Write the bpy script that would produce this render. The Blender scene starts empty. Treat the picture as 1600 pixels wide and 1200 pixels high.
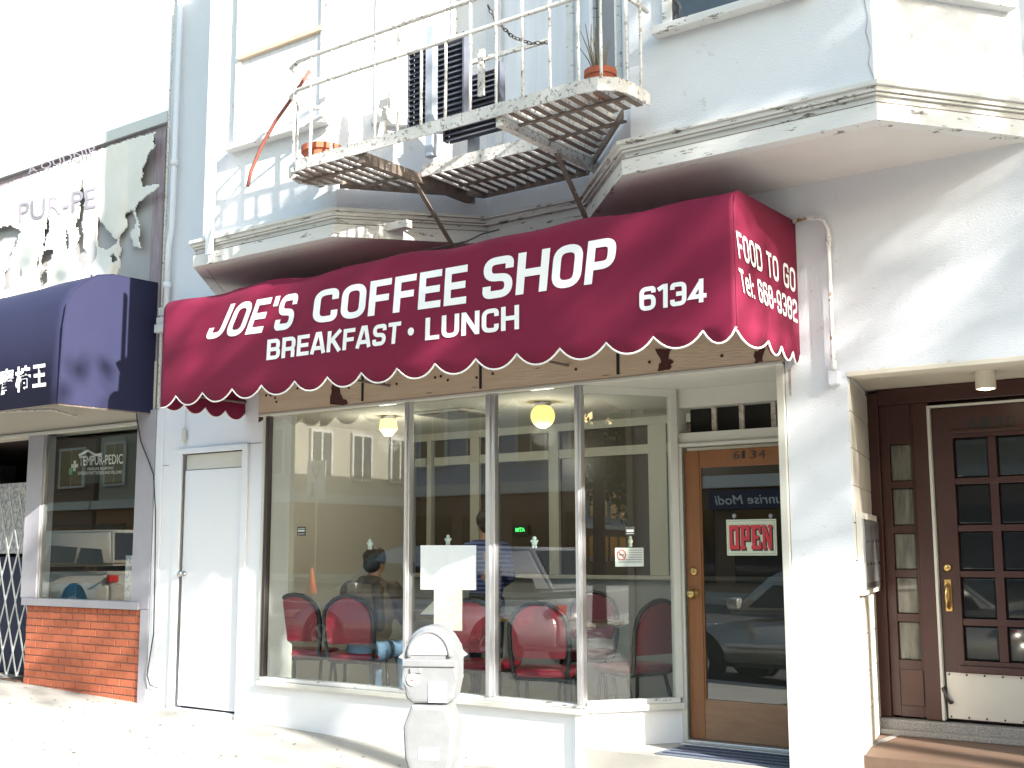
import bpy, bmesh, math, random
from mathutils import Vector, Matrix, noise
random.seed(7)
rad = math.radians
scene = bpy.context.scene
COL = scene.collection

# ------------------------------------------------------------------ camera
F = 1850.0                                   # focal length in pixels of the 1600 px wide photograph
YAW, PITCH, ROLL = 0.63234183, 0.13953622, -0.00336248
CAM = Vector((0, -7.0, 1.5))
def cam_axes():
    cy, sy, cp, sp = math.cos(YAW), math.sin(YAW), math.cos(PITCH), math.sin(PITCH)
    fwd = Vector((-sy*cp, cy*cp, sp)); right = Vector((cy, sy, 0)); up = right.cross(fwd)
    c, s = math.cos(ROLL), math.sin(ROLL)
    return c*right + s*up, -s*right + c*up, fwd
RT, UP, FW = cam_axes()
cd = bpy.data.cameras.new('camera'); cam = bpy.data.objects.new('camera', cd); COL.objects.link(cam)
m = Matrix((RT, UP, -FW)).transposed().to_4x4(); m.translation = CAM
cam.matrix_world = m
cd.sensor_width = 36; cd.lens = 36*F/1600; cd.clip_start = 0.05; cd.clip_end = 2000
scene.camera = cam
# ------------------------------------------------------------------ sky, sun, exposure
SUN = Vector((3.2, -1.0, 1.5)).normalized()
w = bpy.data.worlds.new('World'); scene.world = w; w.use_nodes = True
nt = w.node_tree; bg = nt.nodes['Background']
sky = nt.nodes.new('ShaderNodeTexSky'); sky.sky_type = 'NISHITA'; sky.sun_disc = False
sky.sun_elevation = math.asin(SUN.z); sky.sun_rotation = math.atan2(SUN.x, SUN.y)
sky.dust_density = 2.0; sky.air_density = 2.2; sky.ozone_density = 3.5
nt.links.new(sky.outputs[0], bg.inputs[0]); bg.inputs[1].default_value = 0.12
sd = bpy.data.lights.new('sun', 'SUN'); sd.energy = 5.0; sd.angle = rad(0.53); sd.color = (1, 0.955, 0.89)
so = bpy.data.objects.new('sun', sd); COL.objects.link(so)
so.rotation_euler = (-SUN).to_track_quat('-Z', 'Y').to_euler(); so.location = (20, -10, 20)
vs = scene.view_settings; vs.view_transform = 'Standard'; vs.look = 'None'; vs.gamma = 1; vs.exposure = 1.95
vs.use_curve_mapping = False

# ------------------------------------------------------------------ helpers
def ray(px, py): return (RT*((px-800)/F) - UP*((py-600)/F) + FW)
def at(px, py, Y): d = ray(px, py); return CAM + d*((Y-CAM.y)/d.y)
def atx(px, py, X): d = ray(px, py); return CAM + d*((X-CAM.x)/d.x)
def atz(px, py, Z): d = ray(px, py); return CAM + d*((Z-CAM.z)/d.z)
def atp(px, py, p0, n): d = ray(px, py); return CAM + d*((Vector(p0)-CAM).dot(n)/d.dot(n))
def mirror_hit(px, py, Yp, Yt):
    h = at(px, py, Yp); d = h-CAM; d.y = -d.y
    return h + d*((Yt-h.y)/d.y)

def add(ob, parent=None, local=False):
    COL.objects.link(ob)
    if parent is not None:
        ob.parent = parent
        if not local: ob.matrix_parent_inverse = Matrix.Translation(-WL(parent))
    return ob
WLOC = {}
def WL(o): return WLOC.get(o.name, Vector((0, 0, 0)))
def thing(name, label, cat, loc=(0, 0, 0), group=None, rz=0):
    o = bpy.data.objects.new(name, None); o.empty_display_size = .1; COL.objects.link(o)
    o.location = loc; o.rotation_euler.z = rz
    WLOC[o.name] = Vector(loc)
    o['label'] = label; o['category'] = cat
    if group: o['group'] = group
    return o
def tag(o, label, cat, group=None):
    o['label'] = label; o['category'] = cat
    if group: o['group'] = group
    return o
def obj(name, bm, mat, parent=None, smooth=False, local=False, kind=None):
    me = bpy.data.meshes.new(name); bmesh.ops.recalc_face_normals(bm, faces=bm.faces[:]); bm.to_mesh(me); bm.free()
    if smooth:
        for p in me.polygons: p.use_smooth = True
    me.materials.append(mat)
    o = bpy.data.objects.new(name, me); add(o, parent, local)
    if kind: o['kind'] = kind
    return o
def inst(name, me, parent, loc, rot=(0, 0, 0), scale=(1, 1, 1)):
    o = bpy.data.objects.new(name, me); add(o, parent)
    o.location = loc; o.rotation_euler = rot; o.scale = scale
    return o
def copy_tree(o, parent=None):
    c = o.copy(); COL.objects.link(c); c.parent = parent
    for ch in o.children: copy_tree(ch, c)
    return c
def B(bm, x0, x1, y0, y1, z0, z1, bev=0):
    x0, x1 = min(x0, x1), max(x0, x1); y0, y1 = min(y0, y1), max(y0, y1); z0, z1 = min(z0, z1), max(z0, z1)
    vs = [bm.verts.new((x, y, z)) for x in (x0, x1) for y in (y0, y1) for z in (z0, z1)]
    fs = [bm.faces.new([vs[i] for i in f]) for f in ((0, 1, 3, 2), (4, 6, 7, 5), (0, 4, 5, 1), (2, 3, 7, 6), (0, 2, 6, 4), (1, 5, 7, 3))]
    if bev:
        es = list({e for f in fs for e in f.edges})
        bmesh.ops.bevel(bm, geom=es, offset=bev, segments=2, profile=.5, affect='EDGES')
    return bm
def box(name, mat, parent, x0, x1, y0, y1, z0, z1, bev=.004, **k):
    return obj(name, B(bmesh.new(), x0, x1, y0, y1, z0, z1, bev), mat, parent, **k)
def pxbox(name, mat, parent, px0, py0, px1, py1, Y, d0, d1, bev=.004):
    """axis aligned box whose front face fills a pixel rectangle on the plane y=Y"""
    a, b = at(px0, py0, Y), at(px1, py1, Y); c, d = at(px0, py1, Y), at(px1, py0, Y)
    return box(name, mat, parent, (a.x+c.x)/2, (b.x+d.x)/2, Y+d0, Y+d1, (b.z+c.z)/2, (a.z+d.z)/2, bev)
def prism(bm, pts, z0, z1):
    lo = [bm.verts.new((p[0], p[1], z0)) for p in pts]; hi = [bm.verts.new((p[0], p[1], z1)) for p in pts]
    n = len(pts); bm.faces.new(lo); bm.faces.new(hi)
    for i in range(n): bm.faces.new((lo[i], lo[(i+1) % n], hi[(i+1) % n], hi[i]))
    return bm
def xprism(bm, pts, x0, x1):
    lo = [bm.verts.new((x0, p[0], p[1])) for p in pts]; hi = [bm.verts.new((x1, p[0], p[1])) for p in pts]
    n = len(pts); bm.faces.new(lo); bm.faces.new(hi)
    for i in range(n): bm.faces.new((lo[i], lo[(i+1) % n], hi[(i+1) % n], hi[i]))
    return bm
def yprism(bm, pts, y0, y1):
    lo = [bm.verts.new((p[0], y0, p[1])) for p in pts]; hi = [bm.verts.new((p[0], y1, p[1])) for p in pts]
    n = len(pts); bm.faces.new(lo); bm.faces.new(hi)
    for i in range(n): bm.faces.new((lo[i], lo[(i+1) % n], hi[(i+1) % n], hi[i]))
    return bm
def tube(bm, pts, r, seg=8, closed=False):
    pts = [Vector(p) for p in pts]; n = len(pts); rings = []
    rr = r if isinstance(r, (list, tuple)) else [r]*n
    prev = None
    for i, p in enumerate(pts):
        a = pts[i-1] if (i > 0 or closed) else p; b = pts[(i+1) % n] if (i < n-1 or closed) else p
        t = (b-a).normalized()
        ref = prev if prev is not None else (Vector((0, 0, 1)) if abs(t.z) < .9 else Vector((1, 0, 0)))
        u = (ref - t*ref.dot(t)); u = u.normalized() if u.length > 1e-5 else t.orthogonal().normalized()
        prev = u; v = t.cross(u)
        rings.append([bm.verts.new(p + (u*math.cos(2*math.pi*k/seg) + v*math.sin(2*math.pi*k/seg))*rr[i]) for k in range(seg)])
    m_ = n if closed else n-1
    for i in range(m_):
        A, Bq = rings[i], rings[(i+1) % n]
        for k in range(seg): bm.faces.new((A[k], A[(k+1) % seg], Bq[(k+1) % seg], Bq[k]))
    if not closed: bm.faces.new(rings[0]); bm.faces.new(rings[-1])
    return bm
def flatbar(bm, a, b, wdt, thk, side):
    """rectangular bar from a to b, 'side' = direction of its width"""
    a, b = Vector(a), Vector(b); t = (b-a).normalized(); s = Vector(side); s = (s - t*s.dot(t)).normalized(); u = t.cross(s)
    c = [s*wdt/2+u*thk/2, -s*wdt/2+u*thk/2, -s*wdt/2-u*thk/2, s*wdt/2-u*thk/2]
    A = [bm.verts.new(a+q) for q in c]; Bq = [bm.verts.new(b+q) for q in c]
    bm.faces.new(A); bm.faces.new(Bq[::-1])
    for k in range(4): bm.faces.new((A[k], A[(k+1) % 4], Bq[(k+1) % 4], Bq[k]))
    return bm
def lathe(bm, prof, c=(0, 0, 0), seg=20, axis='z'):
    rings = []
    for r, h in prof:
        ring = []
        for k in range(seg):
            a = 2*math.pi*k/seg
            if axis == 'z': p = (c[0]+r*math.cos(a), c[1]+r*math.sin(a), c[2]+h)
            elif axis == 'y': p = (c[0]+r*math.cos(a), c[1]+h, c[2]+r*math.sin(a))
            else: p = (c[0]+h, c[1]+r*math.cos(a), c[2]+r*math.sin(a))
            ring.append(bm.verts.new(p))
        rings.append(ring)
    for A, Bq in zip(rings, rings[1:]):
        for k in range(seg): bm.faces.new((A[k], A[(k+1) % seg], Bq[(k+1) % seg], Bq[k]))
    bm.faces.new(rings[0]); bm.faces.new(rings[-1])
    return bm
def capsule(bm, a, b, ra, rb, seg=14):
    a, b = Vector(a), Vector(b); t = (b-a); L = t.length; t = t/L if L > 1e-6 else Vector((0, 0, 1))
    pts, rr = [], []
    for k in range(5): q = math.pi/2*(1-k/4)*.97; pts.append(a-t*ra*math.sin(q)); rr.append(max(ra*math.cos(q), ra*.05))
    for k in range(5): q = math.pi/2*(k/4)*.97; pts.append(b+t*rb*math.sin(q)); rr.append(max(rb*math.cos(q), rb*.05))
    return tube(bm, pts, rr, seg)
def ellipsoid(bm, c, r, rot=None, seg=18):
    mt = Matrix.Translation(Vector(c)) @ (rot.to_4x4() if rot else Matrix.Identity(4)) @ Matrix.Diagonal((*r, 1))
    bmesh.ops.create_uvsphere(bm, u_segments=seg, v_segments=12, radius=1, matrix=mt); return bm
def sweep(bm, prof, line):
    """profile [(out, z)] swept along a plan polyline; out = towards the street side, mitred corners"""
    P = [Vector((p[0], p[1])) for p in line]; n = len(P); nor = []
    for i in range(n):
        ds = []
        if i > 0: ds.append((P[i]-P[i-1]).normalized())
        if i < n-1: ds.append((P[i+1]-P[i]).normalized())
        ns = [Vector((d.y, -d.x)) for d in ds]; s = sum(ns, Vector((0, 0))).normalized()
        nor.append(s/max(.3, s.dot(ns[0])))
    rows = [[bm.verts.new((P[i].x+nor[i].x*o, P[i].y+nor[i].y*o, z)) for o, z in prof] for i in range(n)]
    k = len(prof)
    for A, Bq in zip(rows, rows[1:]):
        for j in range(k): bm.faces.new((A[j], A[(j+1) % k], Bq[(j+1) % k], Bq[j]))
    bm.faces.new(rows[0]); bm.faces.new(rows[-1])
    return bm

# ------------------------------------------------------------------ materials
def mat(name, col, rough=.6, metal=0, col2=None, nscale=8, namt=.5, bump=0, bscale=60, chip=None, chip_at=.62, chip_scale=14, stretch=None, spec=.5, rnd=0, emit=None, estr=0):
    mt = bpy.data.materials.new(name); mt.use_nodes = True; t = mt.node_tree; n = t.nodes; l = t.links
    p = n['Principled BSDF']; p.inputs['Roughness'].default_value = rough; p.inputs['Metallic'].default_value = metal
    p.inputs['Specular IOR Level'].default_value = spec
    co = n.new('ShaderNodeTexCoord'); mp = n.new('ShaderNodeMapping'); l.new(co.outputs['Object'], mp.inputs[0])
    if stretch: mp.inputs['Scale'].default_value = stretch
    c = n.new('ShaderNodeRGB'); c.outputs[0].default_value = (*col, 1); out = c.outputs[0]
    if col2:
        nz = n.new('ShaderNodeTexNoise'); nz.inputs['Scale'].default_value = nscale; nz.inputs['Detail'].default_value = 6; nz.inputs['Roughness'].default_value = .65
        l.new(mp.outputs[0], nz.inputs[0]); rp = n.new('ShaderNodeMapRange'); rp.inputs[1].default_value = .5-namt*.4; rp.inputs[2].default_value = .5+namt*.4+.01
        l.new(nz.outputs[0], rp.inputs[0]); mx = n.new('ShaderNodeMix'); mx.data_type = 'RGBA'
        l.new(rp.outputs[0], mx.inputs[0]); l.new(out, mx.inputs[6]); mx.inputs[7].default_value = (*col2, 1); out = mx.outputs[2]
    if chip:
        nz = n.new('ShaderNodeTexNoise'); nz.inputs['Scale'].default_value = chip_scale; nz.inputs['Detail'].default_value = 8; nz.inputs['Roughness'].default_value = .75
        l.new(mp.outputs[0], nz.inputs[0]); rp = n.new('ShaderNodeMapRange'); rp.inputs[1].default_value = chip_at; rp.inputs[2].default_value = chip_at+.025
        l.new(nz.outputs[0], rp.inputs[0]); mx = n.new('ShaderNodeMix'); mx.data_type = 'RGBA'
        l.new(rp.outputs[0], mx.inputs[0]); l.new(out, mx.inputs[6]); mx.inputs[7].default_value = (*chip, 1); out = mx.outputs[2]
    if rnd:
        oi = n.new('ShaderNodeObjectInfo'); hs = n.new('ShaderNodeHueSaturation'); rp = n.new('ShaderNodeMapRange')
        rp.inputs[3].default_value = 1-rnd; rp.inputs[4].default_value = 1+rnd
        l.new(oi.outputs['Random'], rp.inputs[0]); l.new(rp.outputs[0], hs.inputs['Value']); l.new(out, hs.inputs['Color']); out = hs.outputs[0]
    l.new(out, p.inputs['Base Color'])
    if bump:
        nz = n.new('ShaderNodeTexNoise'); nz.inputs['Scale'].default_value = bscale; nz.inputs['Detail'].default_value = 5
        l.new(mp.outputs[0], nz.inputs[0]); bp = n.new('ShaderNodeBump'); bp.inputs['Strength'].default_value = bump; bp.inputs['Distance'].default_value = .01
        l.new(nz.outputs[0], bp.inputs['Height']); l.new(bp.outputs[0], p.inputs['Normal'])
    if emit:
        p.inputs['Emission Color'].default_value = (*emit, 1); p.inputs['Emission Strength'].default_value = estr
    return mt
def glass(name, tint=(.92, .95, .94), f0=.06):
    mt = bpy.data.materials.new(name); mt.use_nodes = True; t = mt.node_tree; n = t.nodes; l = t.links
    n.remove(n['Principled BSDF']); o = n['Material Output']
    tr = n.new('ShaderNodeBsdfTransparent'); tr.inputs[0].default_value = (*tint, 1)
    gl = n.new('ShaderNodeBsdfGlossy'); gl.inputs['Roughness'].default_value = 0.0; gl.inputs[0].default_value = (1, 1, 1, 1)
    ge = n.new('ShaderNodeNewGeometry'); d = n.new('ShaderNodeVectorMath'); d.operation = 'DOT_PRODUCT'
    l.new(ge.outputs['Incoming'], d.inputs[0]); l.new(ge.outputs['Normal'], d.inputs[1])
    def M(op, a, b):
        q = n.new('ShaderNodeMath'); q.operation = op
        for i, v in enumerate((a, b)):
            if v is None: continue
            if isinstance(v, (int, float)): q.inputs[i].default_value = v
            else: l.new(v, q.inputs[i])
        return q.outputs[0]
    ab = M('ABSOLUTE', d.outputs['Value'], None); om = M('SUBTRACT', 1.0, ab); p5 = M('POWER', om, 5.0)
    fr = M('ADD', M('MULTIPLY', p5, 1-f0), f0)
    mx = n.new('ShaderNodeMixShader'); l.new(fr, mx.inputs[0]); l.new(tr.outputs[0], mx.inputs[1]); l.new(gl.outputs[0], mx.inputs[2])
    l.new(mx.outputs[0], o.inputs['Surface']); return mt
def stripes(name, c1, c2, scale):
    mt = mat(name, c1, .85); t = mt.node_tree; n = t.nodes; l = t.links; p = n['Principled BSDF']
    co = n.new('ShaderNodeTexCoord'); wv = n.new('ShaderNodeTexWave'); wv.bands_direction = 'Z'; wv.inputs['Scale'].default_value = scale; wv.inputs['Distortion'].default_value = .8
    l.new(co.outputs['Object'], wv.inputs[0]); mx = n.new('ShaderNodeMix'); mx.data_type = 'RGBA'
    rp = n.new('ShaderNodeMapRange'); rp.inputs[1].default_value = .45; rp.inputs[2].default_value = .55; l.new(wv.outputs['Fac'], rp.inputs[0])
    l.new(rp.outputs[0], mx.inputs[0]); mx.inputs[6].default_value = (*c1, 1); mx.inputs[7].default_value = (*c2, 1); l.new(mx.outputs[2], p.inputs['Base Color'])
    return mt

M_STUCCO = mat('white_stucco', (.74, .76, .80), .85, col2=(.66, .67, .69), nscale=1.6, namt=1, bump=.35, bscale=90, chip=(.6, .59, .57), chip_at=.62, chip_scale=6)
M_PANEL = mat('white_panel_paint', (.78, .79, .82), .5, col2=(.72, .73, .76), nscale=1.2, namt=1, bump=.05, bscale=20)
M_WOODW = mat('weathered_white_paint', (.70, .70, .69), .7, col2=(.58, .57, .54), nscale=3, namt=.8, bump=.3, bscale=40, chip=(.17, .15, .13), chip_at=.59, chip_scale=18, stretch=(.35, .35, 1.6))
M_CREAM = mat('cream_frame_paint', (.62, .61, .55), .6, col2=(.55, .53, .47), nscale=3, namt=.9, bump=.12, bscale=30, chip=(.12, .10, .08), chip_at=.70, chip_scale=18)
M_SOFFIT = mat('soffit_paint', (.68, .65, .62), .8, col2=(.58, .54, .51), nscale=1.6, namt=.9, chip=(.25, .2, .18), chip_at=.75, chip_scale=7)
M_BEAM = mat('weathered_tan_beam', (.68, .54, .39), .8, col2=(.52, .40, .28), nscale=5, namt=.9, bump=.5, bscale=40, stretch=(.25, 1, 3), chip=(.16, .10, .07), chip_at=.64, chip_scale=9)
M_RUST = mat('rust', (.10, .03, .022), .9, col2=(.05, .015, .012), nscale=30, namt=.9, bump=.6, bscale=80)
M_RUSTPIPE = mat('rusted_pipe', (.60, .58, .55), .7, col2=(.22, .13, .06), nscale=20, namt=.5)
M_CONDUIT = mat('painted_conduit', (.72, .72, .72), .6, chip=(.25, .13, .05), chip_at=.57, chip_scale=9)
M_DARK = mat('dark_gap', (.02, .018, .016), .9)
M_CHROME = mat('satin_aluminium', (.70, .70, .72), .36, .85, col2=(.60, .60, .62), nscale=10, stretch=(4, 4, .4))
M_BRONZE = mat('dark_frame_metal', (.07, .06, .06), .4, .6)
M_ALU = mat('brushed_aluminium', (.62, .62, .62), .38, 1, col2=(.48, .48, .48), nscale=25, stretch=(6, 6, .5))
M_BRASS = mat('brass', (.65, .45, .18), .28, 1, col2=(.45, .30, .12), nscale=30)
M_STEEL = mat('steel_knob', (.5, .5, .52), .25, 1)
M_DOORWOOD = mat('varnished_orange_wood', (.27, .105, .03), .42, col2=(.17, .06, .02), nscale=4, namt=.9, stretch=(9, 9, .6), bump=.08, bscale=20)
M_DOORWORN = mat('worn_door_bottom_wood', (.30, .17, .09), .6, col2=(.20, .10, .055), nscale=5, namt=.9, stretch=(1, 1, 5), bump=.15, bscale=20)
M_BROWN = mat('dark_brown_gloss_paint', (.060, .020, .016), .35, col2=(.042, .014, .012), nscale=5, namt=.9, bump=.05, bscale=30)
M_BROWNB = mat('brown_weathered_paint', (.085, .038, .025), .5, col2=(.055, .02, .015), nscale=5, namt=.9, stretch=(1, 1, .5))
M_KICK = mat('painted_kick_plate', (.58, .55, .50), .35, .3, col2=(.48, .46, .42), nscale=5, namt=.9, chip=(.3, .28, .25), chip_at=.7)
M_TERRAZZO = mat('grey_terrazzo', (.36, .34, .32), .6, col2=(.12, .11, .11), nscale=140, namt=.35)
M_TILEFLOOR = mat('brown_entry_floor', (.16, .098, .065), .6, col2=(.11, .068, .046), nscale=6, namt=.9)
M_WALLTILE = mat('cream_wall_tile', (.62, .58, .51), .4, col2=(.56, .52, .46), nscale=3, rnd=.04)
M_CREAMSOF = mat('cream_entry_ceiling', (.66, .60, .49), .7)
M_GREYWOOD = mat('mauve_grey_paint', (.36, .35, .39), .6, col2=(.30, .29, .32), nscale=4, namt=.8)
M_PURPLE = mat('peeling_purple_wood', (.22, .16, .19), .85, col2=(.38, .34, .36), nscale=8, namt=.5, stretch=(3, 3, .35), bump=.6, bscale=30)
M_BOARD = mat('grey_sign_board', (.42, .42, .43), .8, col2=(.34, .34, .35), nscale=4, namt=.9)
M_CAP = mat('pale_roof_coping', (.55, .57, .57), .6)
M_BRICK = mat('red_brick', (.47, .135, .065), .85, col2=(.37, .095, .045), nscale=14, namt=.8, bump=.5, bscale=90, rnd=.12)
M_MORTAR = mat('mortar', (.27, .17, .13), .95, col2=(.2, .12, .09), nscale=30)
M_RED = mat('burgundy_canvas', (.18, .010, .040), .75, col2=(.15, .008, .033), nscale=2.5, namt=1, bump=.06, bscale=500, spec=.25)
M_PIPING = mat('white_piping', (.8, .78, .74), .7)
M_LETTER = mat('white_vinyl_lettering', (.85, .85, .85), .5)
M_BLUE = mat('navy_canvas', (.021, .022, .058), .75, col2=(.016, .018, .048), nscale=2.5, namt=1, spec=.25)
M_BANNER = mat('torn_white_banner', (.78, .77, .72), .7, col2=(.70, .69, .63), nscale=6, namt=.8)
M_FADED = mat('faded_grey_print', (.30, .27, .33), .8)
M_IRON = mat('flaking_white_iron', (.66, .65, .63), .7, col2=(.55, .53, .5), nscale=8, chip=(.22, .18, .15), chip_at=.555, chip_scale=38, bump=.3, bscale=50)
M_IRONB = mat('brown_rust_and_shade', (.22, .18, .15), .8, col2=(.12, .09, .075), nscale=12, namt=.8, chip=(.6, .58, .55), chip_at=.62, chip_scale=20)  # rusty iron; also carries painted shade under floor slats and along the cornice
M_SLAT = mat('dark_blue_grey_slat', (.075, .083, .11), .55, col2=(.11, .12, .15), nscale=20, namt=.7, rnd=.15)
M_POST = mat('blue_grey_post', (.34, .38, .45), .5, col2=(.28, .31, .37), nscale=8)
M_TERRA = mat('terracotta', (.42, .12, .06), .85, col2=(.32, .085, .045), nscale=12)
M_TWIG = mat('dry_twig', (.20, .16, .11), .9)
M_SOIL = mat('soil', (.06, .04, .03), .95)
M_STRAP = mat('rust_red_strap', (.23, .07, .05), .7)
M_BLACKCABLE = mat('dark_cable', (.03, .028, .035), .6)
M_CHAIN = mat('rusty_chain', (.10, .075, .06), .7, .4)
M_CONC = mat('sidewalk_concrete', (.38, .365, .325), .9, col2=(.31, .295, .265), nscale=2.2, namt=1, bump=.25, bscale=120, chip=(.3, .28, .25), chip_at=.70, chip_scale=30)
M_KERB = mat('kerb_concrete', (.42, .41, .38), .9, col2=(.36, .35, .33), nscale=6)
M_ASPH = mat('asphalt', (.055, .055, .057), .9, col2=(.075, .075, .076), nscale=3, bump=.3, bscale=150)
M_LINE = mat('road_paint', (.65, .65, .62), .8)
M_METER = mat('grey_meter_casting', (.30, .31, .32), .45, .45, col2=(.24, .25, .26), nscale=14, namt=.8, bump=.08, bscale=60)
M_METERP = mat('meter_steel_plate', (.33, .34, .35), .42, .5, col2=(.27, .28, .29), nscale=20)
M_METERW = mat('meter_dome_window', (.62, .62, .60), .12, 0, spec=.8)
M_STICK = mat('white_sticker', (.82, .82, .82), .6)
M_REDMARK = mat('red_mark', (.55, .03, .04), .6)
M_BLACK = mat('black_print', (.02, .02, .02), .6)
M_GREEN = mat('green_print', (.10, .42, .22), .6)
M_GLASS = glass('window_glass')
M_DOORGLASS = glass('door_glass', (.42, .44, .44), .12)
M_DARKGLASS = mat('dark_upper_glass', (.035, .04, .05), .03, spec=1.0)
M_SASHGLASS = mat('sunlit_sash_glass', (.55, .58, .62), .08, spec=.8)
M_BEVGLASS = mat('bevelled_pane_glass', (.015, .017, .019), .03, spec=.6)
M_SIDEGLASS = mat('curtained_pane_glass', (.20, .19, .15), .05, col2=(.05, .048, .04), nscale=4, namt=.5, stretch=(6, 6, .8), spec=.6)
M_INWALL = mat('interior_beige_wall', (.66, .64, .58), .8, col2=(.62, .60, .55), nscale=1)
M_INCEIL = mat('interior_ceiling', (.66, .65, .57), .8)
M_INTRIM = mat('interior_cream_trim', (.62, .61, .53), .55)
M_INBROWN = mat('brown_tinted_partition_pane', (.075, .052, .038), .25, col2=(.06, .042, .032), nscale=2)
M_INGREY = mat('interior_pale_wainscot', (.42, .43, .43), .7)
M_INFLOOR = mat('interior_floor', (.36, .32, .25), .4, col2=(.28, .25, .2), nscale=4)
M_VINYL = mat('burgundy_vinyl', (.27, .018, .035), .28, col2=(.22, .014, .028), nscale=10, bump=.05, bscale=40)
M_BLACKTUBE = mat('black_chair_tube', (.025, .024, .026), .35, .3)
M_OAK = mat('oak_table_edge', (.42, .26, .12), .45)
M_TABLETOP = mat('dark_laminate', (.10, .05, .05), .35)
M_GLOBE = mat('lit_globe', (.8, .7, .4), .4, emit=(1.0, .64, .16), estr=.38)
M_VENT = mat('grey_vent', (.22, .21, .19), .6)
M_SKIN = mat('skin', (.42, .24, .17), .55)
M_HAIR = mat('black_hair', (.012, .011, .012), .45, bump=.4, bscale=120)
M_JACKET = mat('brown_leather_jacket', (.11, .075, .052), .5, col2=(.075, .05, .036), nscale=7, namt=.9, bump=.4, bscale=14)
M_JACKTAN = mat('tan_jacket_panel', (.24, .17, .115), .6, col2=(.15, .105, .07), nscale=5, namt=.8, bump=.6, bscale=9)
M_JEANS = mat('blue_denim', (.11, .19, .30), .85, col2=(.16, .26, .38), nscale=10)
M_JEANSD = mat('dark_trousers', (.03, .035, .07), .85)
M_SHOE = mat('dark_shoe', (.03, .025, .02), .5)
M_STRIPE = stripes('blue_striped_knit', (.035, .045, .17), (.14, .18, .42), 7.5)
M_PAPER = mat('white_paper', (.86, .87, .87), .7, col2=(.74, .79, .80), nscale=7, namt=.5)
M_PAPER2 = mat('cream_paper', (.80, .79, .70), .7, col2=(.62, .60, .46), nscale=30, namt=.35)
M_LED = mat('green_led', (.02, .2, .05), .5, emit=(.05, 1, .12), estr=1.2)
M_LAMPLENS = mat('lit_downlight', (.9, .85, .6), .4, emit=(1, .85, .5), estr=6)
M_SIGNCREAM = mat('cream_sign', (.62, .66, .50), .5)
M_SIGNRED = mat('sign_red', (.55, .035, .05), .5)
M_HOOK = mat('pale_suction_plastic', (.70, .76, .70), .4)
M_MAT = mat('blue_grey_rubber_mat', (.13, .16, .20), .8, col2=(.09, .11, .14), nscale=40)
M_MATRIB = mat('dark_mat_rib', (.03, .03, .07), .6)
M_GATE = mat('galvanised_gate', (.48, .50, .50), .45, .7, col2=(.38, .4, .4), nscale=20)
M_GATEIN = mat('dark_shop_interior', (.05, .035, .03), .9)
M_BLUEBOX = mat('blue_box', (.04, .16, .30), .6)
M_POSTER = mat('window_poster', (.62, .60, .55), .7, col2=(.2, .22, .3), nscale=25, namt=.3)
M_LEAF = mat('tree_leaf', (.05, .095, .025), .6, col2=(.08, .13, .03), nscale=3)
M_BARK = mat('bark', (.11, .085, .065), .95, col2=(.07, .055, .045), nscale=18, bump=.8, bscale=30)
M_LITTER = mat('dead_leaf', (.10, .07, .04), .9)
M_CARBEIGE = mat('champagne_car_paint', (.60, .56, .47), .25, .3)
M_CARSILVER = mat('silver_car_paint', (.52, .53, .55), .22, .4)
M_CARGREY = mat('grey_green_car_paint', (.46, .45, .41), .22, .4)
M_CARGLASS = mat('car_glass', (.012, .014, .016), .03, spec=1)
M_TYRE = mat('tyre', (.02, .02, .02), .8)
M_RIM = mat('alloy_rim', (.55, .55, .56), .25, .9)
M_TAIL = mat('red_tail_light', (.4, .02, .02), .2)
M_OPPCREAM = mat('cream_house_wall', (.46, .42, .34), .8, col2=(.40, .37, .30), nscale=2)
M_OPPORANGE = mat('orange_shopfront', (.34, .18, .085), .8)
M_OPPBLUE = mat('pale_blue_house_wall', (.38, .42, .50), .8)
M_OPPBROWN = mat('brown_shop_wall', (.20, .13, .09), .8)
M_OPPWHITE = mat('white_trim', (.66, .65, .62), .7)
M_OPPSIGN = mat('dark_blue_shop_sign', (.03, .035, .09), .6)
M_CONE = mat('orange_cone', (.75, .12, .03), .6)
M_CURTAIN = mat('white_curtain', (.74, .75, .78), .9, col2=(.62, .64, .68), nscale=3, stretch=(8, 8, .4))

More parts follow.
